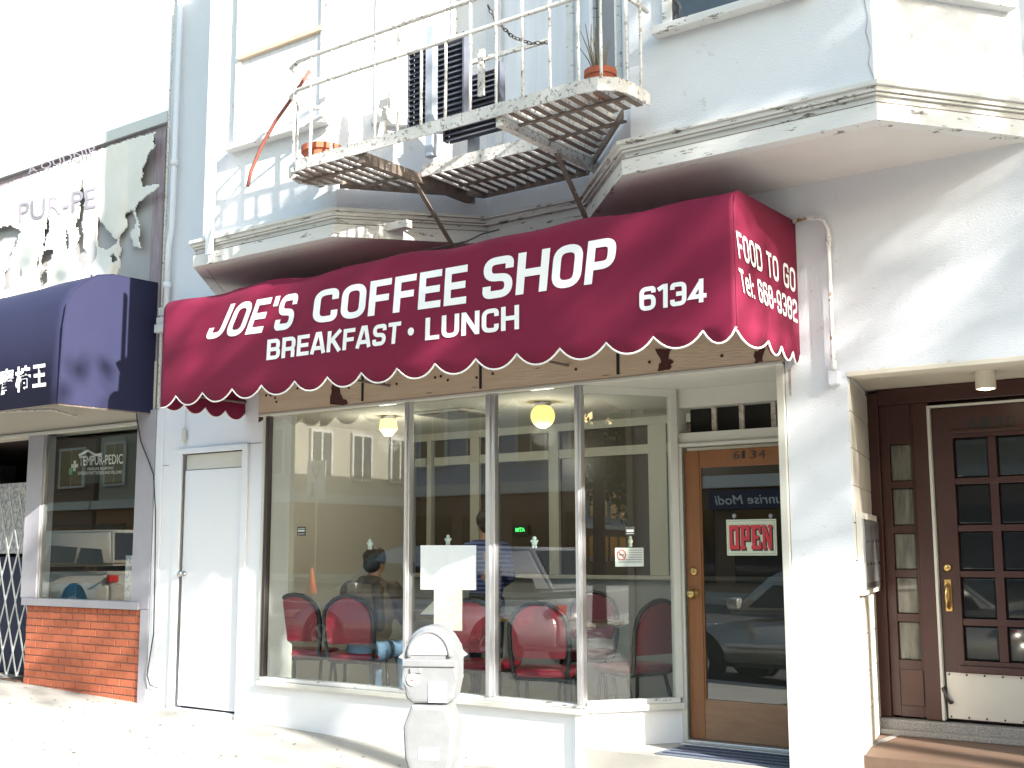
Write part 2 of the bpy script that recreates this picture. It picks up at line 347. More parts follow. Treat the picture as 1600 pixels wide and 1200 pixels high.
# ------------------------------------------------------------------ lettering
def rounded(pts, closed, r):
    P = [Vector(p) for p in pts]; n = len(P); out = []
    for i, p in enumerate(P):
        rr = r[i] if isinstance(r, (list, tuple)) else r
        if (not closed and i in (0, n-1)) or rr <= 0: out.append(p); continue
        a, b = P[i-1]-p, P[(i+1) % n]-p; k = min(rr, a.length*.5, b.length*.5)
        A, Bq = p+a.normalized()*k, p+b.normalized()*k
        for s in range(7):
            u = s/6; out.append(A*(1-u)**2 + p*2*u*(1-u) + Bq*u*u)
    return out
def glyphs(t):
    a = t/2; w_ = .68; R = .24
    def bar(x0, y0, x1, y1): return (False, [(x0, y0), (x1, y1)], 0)
    g = {
     'O': (w_, [(True, [(a, a), (w_-a, a), (w_-a, 1-a), (a, 1-a)], R)]),
     'C': (w_, [(False, [(w_-a, .66), (w_-a, 1-a), (a, 1-a), (a, a), (w_-a, a), (w_-a, .34)], R)]),
     'E': (.62, [(False, [(.62, 1-a), (a, 1-a), (a, a), (.62, a)], 0), bar(a, .5, .58, .5)]),
     'F': (.60, [(False, [(.60, 1-a), (a, 1-a), (a, 0)], 0), bar(a, .48, .55, .48)]),
     'J': (.62, [(False, [(.62-a, 1), (.62-a, a), (a, a), (a, .34)], R)]),
     'S': (w_, [(False, [(w_-a, .69), (w_-a, 1-a), (a, 1-a), (a, .52), (w_-a, .48), (w_-a, a), (a, a), (a, .31)], .19)]),
     'H': (.72, [bar(a, 0, a, 1), bar(.72-a, 0, .72-a, 1), bar(a, .5, .72-a, .5)]),
     'P': (.66, [(False, [(a, 0), (a, 1-a), (.66-a, 1-a), (.66-a, .40), (a, .40)], [0, 0, .2, .2, 0])]),
     'B': (.68, [bar(a, 0, a, 1), (False, [(a, 1-a), (.65-a, 1-a), (.65-a, .5), (a, .5)], .16), (False, [(a, .5), (.68-a, .5), (.68-a, a), (a, a)], .17)]),
     'R': (.68, [(False, [(a, 0), (a, 1-a), (.68-a, 1-a), (.68-a, .42), (a, .42)], [0, 0, .18, .18, 0]), (False, [(.3, .42), (.66-a, .42), (.66-a, 0)], .14)]),
     'A': (.74, [(False, [(a*.7, 0), (.30, 1-a*.6), (.44, 1-a*.6), (.74-a*.7, 0)], 0), bar(.15, .27, .59, .27)]),
     'K': (.72, [bar(a, 0, a, 1), bar(a, .42, .66, 1), bar(.27, .58, .66, 0)]),
     'T': (.64, [bar(0, 1-a, .64, 1-a), bar(.32, 0, .32, 1-a)]),
     'L': (.56, [(False, [(a, 1), (a, a), (.56, a)], 0)]),
     'U': (.70, [(False, [(a, 1), (a, a), (.70-a, a), (.70-a, 1)], R)]),
     'N': (.72, [bar(a, 0, a, 1), bar(.72-a, 0, .72-a, 1), bar(a*1.1, 1-a*.6, .72-a*1.1, a*.6)]),
     'D': (.70, [(True, [(a, a), (.70-a, a), (.70-a, 1-a), (a, 1-a)], [0, R, R, 0])]),
     'G': (w_, [(False, [(w_-a, .68), (w_-a, 1-a), (a, 1-a), (a, a), (w_-a, a), (w_-a, .5), (.34, .5)], [0, R, R, R, R*.6, 0, 0])]),
     '6': (.66, [(False, [(.66-a, .72), (.66-a, 1-a), (a, 1-a), (a, a), (.66-a, a), (.66-a, .57), (a, .57)], .2)]),
     '9': (.66, [(False, [(a, .28), (a, a), (.66-a, a), (.66-a, 1-a), (a, 1-a), (a, .43), (.66-a, .43)], .2)]),
     '1': (.40, [(False, [(.0, .80), (.22, 1-a*.9), (.30, 1-a*.9), (.30, 0)], 0)]),
     '3': (.66, [(False, [(a, .71), (a, 1-a), (.66-a, 1-a), (.66-a, .52), (.66-a, .48), (.66-a, a), (a, a), (a, .29)], .2), bar(.24, .51, .66-a, .51)]),
     '4': (.72, [bar(.50, 0, .50, 1), (False, [(.50, 1-a), (a, .27), (.72, .27)], 0)]),
     '8': (.66, [(True, [(a, a), (.66-a, a), (.66-a, 1-a), (a, 1-a)], .22), bar(a, .51, .66-a, .51)]),
     '2': (.66, [(False, [(a, .70), (a, 1-a), (.66-a, 1-a), (.66-a, .52), (a, .42), (a, a), (.66, a)], [0, .2, .2, .2, .2, 0, 0])]),
     '-': (.34, [bar(.03, .45, .31, .45)]),
     ':': (.20, [bar(.1, .0, .1, t), bar(.1, .5, .1, .5+t)]),
     'e': (.58, [(False, [(a, .38), (.58-a, .38), (.58-a, .76-a), (a, .76-a), (a, a), (.55, a)], [0, 0, .2, .2, .2, 0])]),
     'l': (.2, [bar(.1, 0, .1, 1)]),
     "'": (.22, [bar(.14, .72, .14, 1)]),
     ' ': (.36, []),
    }
    return g
def stroke_text(s, t=.18, gap=.10, slant=0.0):
    """ribbon faces of a squared grotesque; returns list of (polygon, layer) in x 0..1, y 0..1"""
    G = glyphs(t); x = 0; polys = []
    for ch in s:
        wd, st = G[ch]
        for li, (closed, pts, r) in enumerate(st):
            P = rounded(pts, closed, r); n = len(P); Lf, Rg = [], []
            for i, p in enumerate(P):
                d1 = (p-P[i-1]).normalized() if (i > 0 or closed) else None
                d2 = (P[(i+1) % n]-p).normalized() if (i < n-1 or closed) else None
                if d1 is None or d1.length == 0: d1 = d2
                if d2 is None or d2.length == 0: d2 = d1
                n1, n2 = Vector((-d1.y, d1.x)), Vector((-d2.y, d2.x)); q = (n1+n2).normalized(); k = min(2.2, 1/max(.3, q.dot(n1)))
                Lf.append(p+q*k*t/2); Rg.append(p-q*k*t/2)
            for i in range(n if closed else n-1):
                j = (i+1) % n
                polys.append(([(v.x+x+slant*v.y, v.y) for v in (Lf[i], Lf[j], Rg[j], Rg[i])], li))
        x += wd+gap
    x -= gap
    return [([(px/x, py) for px, py in pl], li) for pl, li in polys]
def quad_map(q):
    TL, TR, BL, BR = q
    return lambda u, v: ((TL[0]*(1-u)+TR[0]*u)*v + (BL[0]*(1-u)+BR[0]*u)*(1-v), (TL[1]*(1-u)+TR[1]*u)*v + (BL[1]*(1-u)+BR[1]*u)*(1-v))
def letters(name, s, q, place, mt, parent, t=.18, gap=.10, slant=0):
    """place(px,py,layer) -> world point"""
    bm = bmesh.new(); Q = quad_map(q)
    for pl, li in stroke_text(s, t, gap, slant):
        vs_ = []
        for u, v in pl: a_, b_ = Q(u, v); vs_.append(bm.verts.new(place(a_, b_, li)))
        bm.faces.new(vs_)
    return obj(name, bm, mt, parent)
def font_mesh(s, offset=0.0):
    cu = bpy.data.curves.new('t', 'FONT'); cu.body = s; cu.size = 1; cu.offset = offset; cu.resolution_u = 3; cu.fill_mode = 'FRONT'
    o = bpy.data.objects.new('t', cu); COL.objects.link(o)
    dg = bpy.context.evaluated_depsgraph_get(); me = bpy.data.meshes.new_from_object(o.evaluated_get(dg))
    bpy.data.objects.remove(o); return me
def font_quad(name, s, TL, TR, BL, nrm, mt, parent, offset=0.0, lift=.002, thick=.0):
    """built-in font fitted to a world-space parallelogram, standing 'lift' proud along nrm"""
    me = font_mesh(s, offset); me.name = name
    xs = [v.co.x for v in me.vertices]; ys = [v.co.y for v in me.vertices]; x0, x1, y0, y1 = min(xs), max(xs), min(ys), max(ys)
    TL, TR, BL, nrm = Vector(TL), Vector(TR), Vector(BL), Vector(nrm)
    for v in me.vertices:
        u = (v.co.x-x0)/(x1-x0); k = (v.co.y-y0)/(y1-y0); v.co = BL + (TR-TL)*u + (TL-BL)*k + nrm*lift
    me.materials.clear(); me.materials.append(mt)
    o = bpy.data.objects.new(name, me); return add(o, parent)

# ================================================================== SETTING
def gz(x, y):
    return .02 - .031*(max(-30, min(x, -5))+6.1) + .018*max(-5.3, min(y, 0))
def sheet(name, mt, x0, x1, y0, y1, dz, nx=60, ny=8, kind='structure'):
    bm = bmesh.new(); V = [[bm.verts.new((x0+(x1-x0)*i/nx, y0+(y1-y0)*j/ny, gz(x0+(x1-x0)*i/nx, y0+(y1-y0)*j/ny)+dz)) for j in range(ny+1)] for i in range(nx+1)]
    for i in range(nx):
        for j in range(ny): bm.faces.new((V[i][j], V[i+1][j], V[i+1][j+1], V[i][j+1]))
    return obj(name, bm, mt, kind=kind)
KERB_Y = -4.75
sheet('sidewalk', M_CONC, -45, 45, KERB_Y, .3, 0, 90, 10)
sheet('street', M_ASPH, -45, 45, -21.0, KERB_Y-.15, -.14, 90, 2)
sheet('far_sidewalk', M_CONC, -45, 45, -24.6, -21.0, -.01, 90, 2)
bm = bmesh.new(); B(bm, -400, 400, -400, 400, -1.2, -1.0)
o = obj('ground', bm, M_ASPH, kind='structure')
def kerb(y0, y1):
    bm = bmesh.new(); rows = []
    for i in range(91):
        x = -45+i; z = gz(x, KERB_Y)
        rows.append([bm.verts.new((x, y, zz)) for y, zz in ((y0, z-.3), (y0, z+.0), (y1, z+.0), (y1, z-.3))])
    for a, b in zip(rows, rows[1:]):
        for k in range(3): bm.faces.new((a[k], b[k], b[k+1], a[k+1]))
    return obj('kerb', bm, M_KERB, kind='structure')
kerb(KERB_Y-.15, KERB_Y); kerb(-21.0, -20.86)
for y in (-10.2, -10.4, -13.6):
    bm = bmesh.new(); rows = [[bm.verts.new((x, yy, gz(x, yy)-.136)) for yy in (y-.05, y+.05)] for x in range(-45, 46)]
    for a, b in zip(rows, rows[1:]): bm.faces.new((a[0], b[0], b[1], a[1]))
    obj('road_marking', bm, M_LINE, kind='structure')

# ================================================================== WHITE BUILDING
W = thing('stucco_building', 'white two-storey building with bay windows above the coffee shop front', 'building', (-5, 0, 0))
def wallbox(name, *a, mt=M_STUCCO, bev=0): return box(name, mt, W, *a, bev)
ZT = 7.6
# plain panelled wall on the left with the utility door opening
bm = bmesh.new(); B(bm, -9.27, -8.95, 0, .3, -.4, 3.8); B(bm, -8.95, -7.99, 0, .3, 2.40, 3.8); B(bm, -7.99, -7.78, 0, .3, -.4, 3.8)
B(bm, -8.95, -7.99, 0, .3, -.4, .115)
obj('panel_wall', bm, M_PANEL, W)
wallbox('bulkhead', -7.78, -4.545, 0, .25, -.4, .385, mt=M_PANEL)
wallbox('wall_over_beam', -7.78, -2.985, 0, .3, 3.0, 3.8)
wallbox('upper_wall', -9.27, 1.8, 0, .3, 3.8, ZT)
wallbox('entry_header', -2.985, 1.8, 0, .12, 2.575, 3.8)
# right pier with its splayed entry side
bm = bmesh.new(); prism(bm, [(-2.985, 0), (-2.585, 0), (-2.845, 1.06), (-2.985, 1.06)], -.4, 2.575); obj('pier', bm, M_STUCCO, W)
bm = bmesh.new(); B(bm, -.1, 1.8, 0, .3, -.4, 2.575); obj('pier', bm, M_STUCCO, W)
wallbox('side_wall', -9.27, -9.1, .3, 8, -.4, ZT, mt=M_PANEL)
wallbox('side_wall', 1.6, 1.8, .3, 8, -.4, ZT)
wallbox('roof', -9.27, 1.8, .3, 8, ZT-.2, ZT)
wallbox('rear_wall', -9.1, 1.6, 7.8, 8, -.4, ZT-.2)
# horizontal panel joints on the left wall
for pa, pb in (((246, 728), (264, 727)), ((377, 694), (410, 692))):
    a, b = at(*pa, 0), at(*pb, 0); bm = bmesh.new(); flatbar(bm, (a.x, -.0015, a.z), (b.x, -.0015, b.z), .004, .003, (0, 0, 1)); obj('panel_joint', bm, M_DARK, W)
# corner boards, door casing
wb = at(243, 900, 0)
box('corner_board', M_PANEL, W, -9.27, -9.17, -.02, 0, -.2, 3.62)
for nm, a_ in (('casing', (-8.97, -8.885, -.022, -.001, .10, 2.385)), ('casing', (-8.06, -7.985, -.022, -.001, .06, 2.385)), ('casing', (-8.97, -7.985, -.03, -.001, 2.3855, 2.435))):
    box(nm, M_PANEL, W, *a_)
D = box('utility_door', M_PANEL, W, -8.875, -8.07, .02, .06, .135, 2.235); D['label'] = 'flush white utility door'
box('door_header', M_CREAM, W, -8.875, -8.07, .03, .08, 2.24, 2.38)
bm = bmesh.new(); lathe(bm, [(.022, 0), (.022, -.012), (.010, -.016), (.010, -.04), (.026, -.05), (.028, -.065), (.018, -.078)], (-8.83, .02, 1.30), 16, 'y'); obj('knob', bm, M_STEEL, D, smooth=True)
box('threshold_gap', M_DARK, W, -8.87, -8.08, .05, .12, .116, .134, 0)
# tan wooden beam over the shop front, weathered
BM_Z0 = 2.678
beam = box('beam', M_BEAM, W, -7.83, -2.99, -.05, .20, BM_Z0, 3.0, .004)
box('beam_lip', M_CREAM, W, -7.83, -2.99, -.056, .02, BM_Z0-.02, BM_Z0-.001, .002)
for px in (567, 751, 966):
    p = at(px, 585, -.05); box('crack', M_DARK, beam, p.x-.012, p.x+.012, -.0535, -.0505, BM_Z0+.02, 2.99, 0)
def patch(name, mt, par, pts, Y, th, jit=.012):
    bm = bmesh.new(); P = [at(px, py, Y) for px, py in pts]; L = []
    for a, b in zip(P, P[1:]+P[:1]):
        for s in range(3):
            q = a.lerp(b, s/3); L.append((q.x+random.uniform(-jit, jit)*(s > 0), q.z+random.uniform(-jit, jit)*(s > 0)))
    yprism(bm, L, Y-th, Y-.0005); return obj(name, bm, mt, par)
patch('rust_patch', M_RUST, beam, [(520, 600), (532, 600), (534, 618), (544, 631), (516, 632), (518, 615)], -.05, .004)
patch('rust_patch', M_RUST, beam, [(1024, 546), (1050, 545), (1044, 560), (1053, 566), (1046, 578), (1028, 580), (1034, 566)], -.05, .006)
patch('rust_patch', M_RUST, beam, [(1180, 548), (1196, 545), (1192, 566), (1178, 568)], -.05, .003)
for px, py in ((465, 607), (495, 604), (545, 606), (600, 598), (620, 600), (680, 590), (689, 588), (700, 594), (745, 590), (770, 584), (900, 577), (1015, 566), (1128, 556), (430, 622), (432, 628), (423, 618), (416, 618)):
    p = at(px, py, -.05); bm = bmesh.new(); lathe(bm, [(.011, 0), (.011, -.004), (.006, -.006)], (p.x, -.0503, p.z), 10, 'y'); obj('nail_head', bm, M_RUST, beam)
# rust drips on the right of the beam and left jamb
patch('rust_patch', M_RUST, W, [(405, 618), (410, 618), (411, 640), (414, 655), (404, 660), (406, 640)], 0, .003, .003)
patch('rust_patch', M_RUSTPIPE, W, [(1231, 578), (1236, 577), (1237, 620), (1233, 618)], -.022, .003, .003)
box('jamb_board', M_CREAM, W, -3.04, -2.99, -.02, .03, -.1, BM_Z0+.0, .004)
box('jamb_board', M_CREAM, W, -7.80, -7.765, -.02, .03, .43, BM_Z0-.021, .004)

# ------------------------------------------------------------------ bay windows upstairs
BL_ = [(-8.45, 0), (-7.68, -.9), (-6.10, -.9), (-5.30, 0)]
BR_ = [(-4.48, 0), (-3.63, -.86), (-2.04, -.86), (-1.40, 0)]
def inset(line, d): # crude inset of the plan polyline
    (a, b, c, e) = line
    return [(a[0]+d*1.3, 0), (b[0]+d*.45, b[1]+d), (c[0]-d*.45, c[1]+d), (e[0]-d*1.3, 0)]
def bay(line, which):
    bm = bmesh.new(); prism(bm, inset(line, .05), 3.86, ZT-.3); b = obj('bay', bm, M_STUCCO, W); b['label'] = which
    bm = bmesh.new(); prism(bm, [(p[0], p[1]+.012 if p[1] else .0) for p in line], 3.805, 3.86); obj('bay_soffit', bm, M_SOFFIT, b)
    for o0, o1, z0, z1 in ((-.08, .015, 3.802, 3.90), (-.08, -.008, 3.9015, 3.945), (-.08, .012, 3.9465, 3.962), (-.08, .028, 3.9635, 3.99), (-.08, .05, 3.9915, 4.015)):
        bm = bmesh.new(); sweep(bm, [(o0, z0), (o1, z0), (o1, z1), (o0, z1)], line); obj('cornice', bm, M_WOODW, b)
    for o1, z0 in ((.0165, 3.8985), (.0135, 3.9605)):  # raised dark strips paint the dirt and shadow lines along the joints
        bm = bmesh.new(); sweep(bm, [(-.02, z0), (o1, z0), (o1, z0+.005), (-.02, z0+.005)], line); obj('cornice_dark_line', bm, M_IRONB, b)
    return b
bayL = bay(BL_, 'white bay above the left of the shop'); bayR = bay(BR_, 'white bay above the shop door')
for o1, z0, z1 in ((.05, 3.802, 3.90), (.03, 3.9015, 3.945), (.06, 3.9465, 3.99), (.08, 3.9915, 4.015)):
    box('recess_cornice', M_WOODW, W, -5.36, -4.42, -o1, -.001, z0, z1, 0)
p = at(620, 366, -.45)
box('metal_clip', M_WOODW, W, -5.83, -5.63, -.63, -.56, 3.86, 3.92)

def window(name, par, x0, x1, z0, z1, Y, fr=.06, glassm=M_SASHGLASS, rail=None, sill=True):
    w_ = bmesh.new(); B(w_, x0-fr, x0, Y-.03, Y-.001, z0, z1); B(w_, x1, x1+fr, Y-.03, Y-.001, z0, z1); B(w_, x0-fr, x1+fr, Y-.034, Y-.001, z1+.0005, z1+fr)
    f = obj(name, w_, M_WOODW, par)
    box('pane', glassm, f, x0, x1, Y-.012, Y-.001, z0, z1, 0)
    if rail: box('meeting_rail', M_BEAM, f, x0-.02, x1+.02, Y-.045, Y-.013, rail-.02, rail+.02)
    if sill: box('sill', M_WOODW, f, x0-fr-.05, x1+fr+.03, Y-.09, Y-.001, z0-.055, z0-.001, .006)
    return f
window('window', bayL, -7.22, -6.30, 4.76, 6.6, -.85, rail=5.49, glassm=M_CURTAIN)
window('window', bayR, -3.29, -2.45, 4.70, 6.4, -.81, glassm=M_DARKGLASS)
# windows on the slanted faces
def slant_window(par, a, b, z0, z1, f0, f1, gm):
    a, b = Vector(a), Vector(b); d = (b-a); n2 = Vector((d.y, -d.x)).normalized(); A = a+d*f0+n2*.002; Bq = a+d*f1+n2*.002
    bm = bmesh.new(); q = [(A.x, A.y), (Bq.x, Bq.y), (Bq.x+n2.x*.012, Bq.y+n2.y*.012), (A.x+n2.x*.012, A.y+n2.y*.012)]; prism(bm, q, z0, z1); pane = None
    fr = bmesh.new(); u = d.normalized()*.05
    for s, e in ((A-u, A), (Bq, Bq+u)): prism(fr, [(s.x, s.y), (e.x, e.y), (e.x+n2.x*.035, e.y+n2.y*.035), (s.x+n2.x*.035, s.y+n2.y*.035)], z0, z1)
    s, e = A-u*1.4, Bq+u*1.4; prism(fr, [(s.x, s.y), (e.x, e.y), (e.x+n2.x*.07, e.y+n2.y*.07), (s.x+n2.x*.07, s.y+n2.y*.07)], z0-.05, z0-.002)
    f = obj('window', fr, M_WOODW, par); obj('pane', bm, gm, f)
iL, iR = inset(BL_, .05), inset(BR_, .05)
slant_window(bayL, iL[2], iL[3], 4.75, 6.4, .28, .75, M_CURTAIN)
slant_window(bayR, iR[0], iR[1], 4.45, 6.4, .25, .80, M_DARKGLASS)
slant_window(bayR, iR[2], iR[3], 4.62, 6.4, .12, .85, M_CURTAIN)
bm = bmesh.new(); tube(bm, [at(px, py, -.811) for px, py in ((1349, -10), (1356, 25), (1353, 50), (1360, 75), (1357, 100), (1365, 120), (1367, 138))], .003, 4); obj('crack', bm, M_GREYWOOD, bayR)
# door-window behind the fire escape
window('window', W, -5.2, -4.6, 4.35, 6.3, 0, glassm=M_CURTAIN, sill=False)

# ------------------------------------------------------------------ shop front glazing
GB, GT = .455, BM_Z0-.021
XM = [-7.735, -6.13, -5.315, -4.54]
SF = box('shop_window_frame', M_CREAM, W, -7.765, -4.50, -.055, .10, .386, .425, .006)     # ledge
box('bottom_rail', M_WOODW, SF, -7.755, -4.53, -.03, .06, .4265, GB, .004)
SP0, SP1 = Vector((-4.54, 0, 0)), Vector((-4.10, .60, 0)); sd_ = (SP1-SP0).normalized(); sn = Vector((sd_.y, -sd_.x, 0))
for i, x in enumerate(XM):
    m_ = M_BRONZE if i == 0 else M_CHROME
    wd = (.018, .024, .042, .026)[i]
    bm = bmesh.new(); B(bm, x-wd, x+wd, -.03, .03, GB+.001, GT, .008)
    if i: B(bm, x-.012, x+.012, -.045, -.0305, GB+.001, GT, .004)
    obj('mullion', bm, m_, SF, smooth=False)
for a, b in zip(XM, XM[1:]): box('pane', M_GLASS, SF, a+.02, b-.02, .008, .014, GB, GT, 0)
def splay(bm, s0, s1, o0, o1, z0, z1):
    A, Bq = SP0+sd_*s0, SP0+sd_*s1
    return prism(bm, [(A.x+sn.x*o0, A.y+sn.y*o0), (Bq.x+sn.x*o0, Bq.y+sn.y*o0), (Bq.x+sn.x*o1, Bq.y+sn.y*o1), (A.x+sn.x*o1, A.y+sn.y*o1)], z0, z1)
SL = (SP1-SP0).length
obj('pane', splay(bmesh.new(), .03, SL-.05, -.003, .003, GB+.02, 2.60), M_GLASS, SF)
obj('splayed_bulkhead', splay(bmesh.new(), -.05, SL+.02, -.06, .0, -.1, .40), M_PANEL, SF)
obj('splayed_ledge', splay(bmesh.new(), .0, SL, -.05, .05, .4015, .44), M_CREAM, SF)
obj('splayed_rail', splay(bmesh.new(), .03, SL-.02, -.03, .028, .4415, .474), M_WOODW, SF)
obj('splayed_head', splay(bmesh.new(), .02, SL, -.03, .03, 2.601, 2.655), M_CREAM, SF)
obj('splayed_stile', splay(bmesh.new(), SL-.05, SL, -.03, .03, .4745, 2.60), M_CREAM, SF)
# vestibule
YD = .62
VF = box('vestibule_floor', M_CONC, W, -4.6, -2.99, .005, YD+.06, -.2, .165, 0)
bm = bmesh.new(); prism(bm, [(-4.60, .005), (-2.99, .005), (-2.99, YD+.1), (-4.05, YD+.1)], 2.656, 2.675); obj('vestibule_ceiling', bm, M_CREAM, W)
th = box('threshold', M_ALU, W, -4.04, -3.06, YD-.06, YD+.04, .166, .195, .006)
box('threshold_lip', M_ALU, th, -4.06, -3.06, YD-.13, YD-.062, .166, .178, .004)
mt_ = box('door_mat', M_MAT, None, -4.02, -3.08, .06, YD-.15, .166, .174, .002); tag(mt_, 'blue-grey ribbed rubber mat before the wooden shop door', 'door mat')
for k in range(4): box('rib', M_MATRIB, mt_, -3.98, -3.10, .10+k*.10, .118+k*.10, .1741, .180, .002)
# door wall
dw = bmesh.new()
tr0, tr1 = at(1066, 617, YD), at(1226, 675, YD)
DX0, DX1 = -4.055, -3.14; DZ0, DZ1 = .196, 2.205
B(dw, -4.13, DX0-.03, YD, YD+.12, .166, 2.655)
B(dw, DX1+.03, -2.99, YD, YD+.12, .166, 2.655)
B(dw, DX0-.03, DX1+.03, YD, YD+.12, DZ1+.03, DZ1+.13)
B(dw, DX0-.03, DX1+.03, YD, YD+.12, 2.52, 2.655)
fw = obj('door_surround', dw, M_CREAM, W)
box('architrave', M_CREAM, fw, DX0-.045, DX0-.004, YD-.02, YD-.001, .166, DZ1+.03, .006)
box('architrave', M_CREAM, fw, DX0-.045, DX1+.04, YD-.022, YD-.001, DZ1+.0305, DZ1+.055, .006)
box('transom_back', M_DARK, fw, DX0, DX1, YD+.13, YD+.15, DZ1+.131, 2.519, 0)
for px in (1116, 1159, 1209):
    q = at(px, 645, YD+.04); box('transom_bar', M_RUSTPIPE, fw, q.x-.018, q.x+.018, YD+.03, YD+.05, DZ1+.132, 2.518, .003)
# wooden half-glazed door
door = bmesh.new(); st = .115
B(door, DX0, DX0+st, YD+.02, YD+.06, DZ0, DZ1, .004); B(door, DX1-st, DX1, YD+.02, YD+.06, DZ0, DZ1, .004)
B(door, DX0+st+.0005, DX1-st-.0005, YD+.022, YD+.06, DZ1-.125, DZ1, .004)
door = obj('shop_door', door, M_DOORWOOD, W); door['label'] = 'varnished orange wood door with full glass'
box('bottom_rail', M_DOORWORN, door, DX0+st+.0005, DX1-st-.0005, YD+.022, YD+.06, DZ0, DZ0+.27, .004)
box('pane', M_DOORGLASS, door, DX0+st, DX1-st, YD+.038, YD+.044, DZ0+.27, DZ1-.125, 0)
for a_ in ((DX0+st+.001, DX0+st+.012, DZ0+.271, DZ1-.126), (DX1-st-.012, DX1-st-.001, DZ0+.271, DZ1-.126)):
    box('glazing_bead', M_DOORWOOD, door, a_[0], a_[1], YD+.026, YD+.037, a_[2], a_[3], .003)
for px, py, r in ((1088, 893, .03), (1089, 928, .034)):
    q = at(px, py, YD); bm = bmesh.new()
    if r < .033: lathe(bm, [(.030, 0), (.030, -.008), (.022, -.014), (.012, -.015)], (DX0+.055, YD+.02, q.z), 18, 'y')
    else: lathe(bm, [(.034, 0), (.034, -.006), (.012, -.012), (.012, -.03), (.026, -.038), (.031, -.055), (.022, -.068)], (DX0+.055, YD+.02, q.z), 18, 'y')
    obj('lock' if r < .033 else 'knob', bm, M_BRASS, door, smooth=True)
for k, (ch, w_) in enumerate((('6', 10), ('1', 5), ('3', 10), ('4', 11))): font_quad('house_number', ch, at(1146+13*k, 705-.5*k, YD+.02), at(1146+13*k+w_, 704.6-.5*k, YD+.02), at(1146+13*k, 717-.5*k, YD+.02), (0, -1, 0), M_BLACK, door, lift=.002)
# ------------------------------------------------------------------ apartment entry on the right
YE = 1.0
EF = box('entry_floor', M_TILEFLOOR, W, -2.86, -.1, .004, YE+.1, -.3, .30, 0)
box('floor_strip', M_TERRAZZO, EF, -2.70, -2.66, .06, YE-.05, .3003, .304, 0)
stp = box('terrazzo_step', M_TERRAZZO, W, -2.86, -.1, YE-.07, YE+.3, .3005, .395, .008)
box('step_nosing', M_TERRAZZO, stp, -2.86, -.1, YE-.13, YE-.071, .3005, .335, .006)
box('entry_ceiling', M_CREAMSOF, W, -2.985, -.1, .121, YE+.3, 2.585, 2.62, 0)
box('entry_lip', M_CREAMSOF, W, -2.585, -.1, -.012, .16, 2.545, 2.574, .004)
# tiled splayed side wall: individual tiles
T0, T1 = Vector((-2.585, 0.002, 0)), Vector((-2.845, 1.06, 0)); td = (T1-T0).normalized(); tn = Vector((-td.y, td.x, 0)); tn = tn if tn.x > 0 else -tn
TLn = (T1-T0).length; bm = bmesh.new()
tile_me = None
for r in range(10):
    z0 = .305+r*.226; z1 = min(z0+.220, 2.54)
    cuts = [0.01, .50, TLn-.07] if r % 2 else [.01, .26, .76, TLn-.07]
    for c0, c1 in zip(cuts, cuts[1:]):
        bm = bmesh.new(); A, Bq = T0+td*(c0+.003), T0+td*(c1-.003)
        prism(bm, [(A.x, A.y), (Bq.x, Bq.y), (Bq.x+tn.x*.010, Bq.y+tn.y*.010), (A.x+tn.x*.010, A.y+tn.y*.010)], z0, z1)
        obj('wall_tile', bm, M_WALLTILE, W)
def EB(name, mt, par, px0, py0, px1, py1, d0, d1, bev=.005): return pxbox(name, mt, par, px0, py0, px1, py1, YE, d0, d1, bev)
ZD0, ZD1 = .40, 2.425
# frame: outer board, sidelight, mullion, header
def ex(px, py=880): return at(px, py, YE).x
xf0, xs0, xs1, xm1, xd0 = -2.84, ex(1384), ex(1437), ex(1464), ex(1467)
fr = bmesh.new()
B(fr, xf0, xs0-.001, YE-.02, YE+.08, ZD0, 2.56, .006); B(fr, xs1+.001, xm1, YE-.02, YE+.08, ZD0, 2.47, .006); B(fr, xs0, -.1, YE-.018, YE+.08, 2.471, 2.582, .006)
EFrame = obj('entry_frame', fr, M_BROWN, W)
box('backing', M_BROWN, EFrame, xf0, -.1, YE+.081, YE+.14, ZD0, 2.58, 0)
sl = bmesh.new(); sx0, sx1 = ex(1398), ex(1432)
pz = [at(1410, y, YE).z for y in (694, 752, 763, 821, 833, 890, 902, 959, 971, 1031)]
B(sl, xs0, sx0, YE, YE+.06, ZD0+.01, 2.47, .004); B(sl, sx1, xs1, YE, YE+.06, ZD0+.01, 2.47, .004)
B(sl, sx0, sx1, YE+.001, YE+.06, pz[0], 2.47); B(sl, sx0, sx1, YE+.001, YE+.06, ZD0+.01, pz[9])
for i in range(4): B(sl, sx0, sx1, YE+.002, YE+.06, pz[2*i+2], pz[2*i+1])
sl = obj('sidelight', sl, M_BROWN, W)
for i in range(5):
    bm = bmesh.new(); B(bm, sx0+.001, sx1-.001, YE+.015, YE+.05, pz[2*i+1]+.001, pz[2*i]-.001, .010); obj('pane', bm, M_SIDEGLASS, sl)
box('lower_panel', M_BROWNB, sl, sx0+.002, sx1+.01, YE-.008, YE-.001, ZD0+.08, pz[9]-.06, .004)
box('weather_strip', M_CREAM, W, xd0-.022, xd0-.004, YE-.03, YE+.02, ZD0+.005, 2.43, .003)
box('weather_strip', M_CREAM, W, xd0-.022, -.2, YE-.03, YE+.02, 2.431, 2.446, .003)
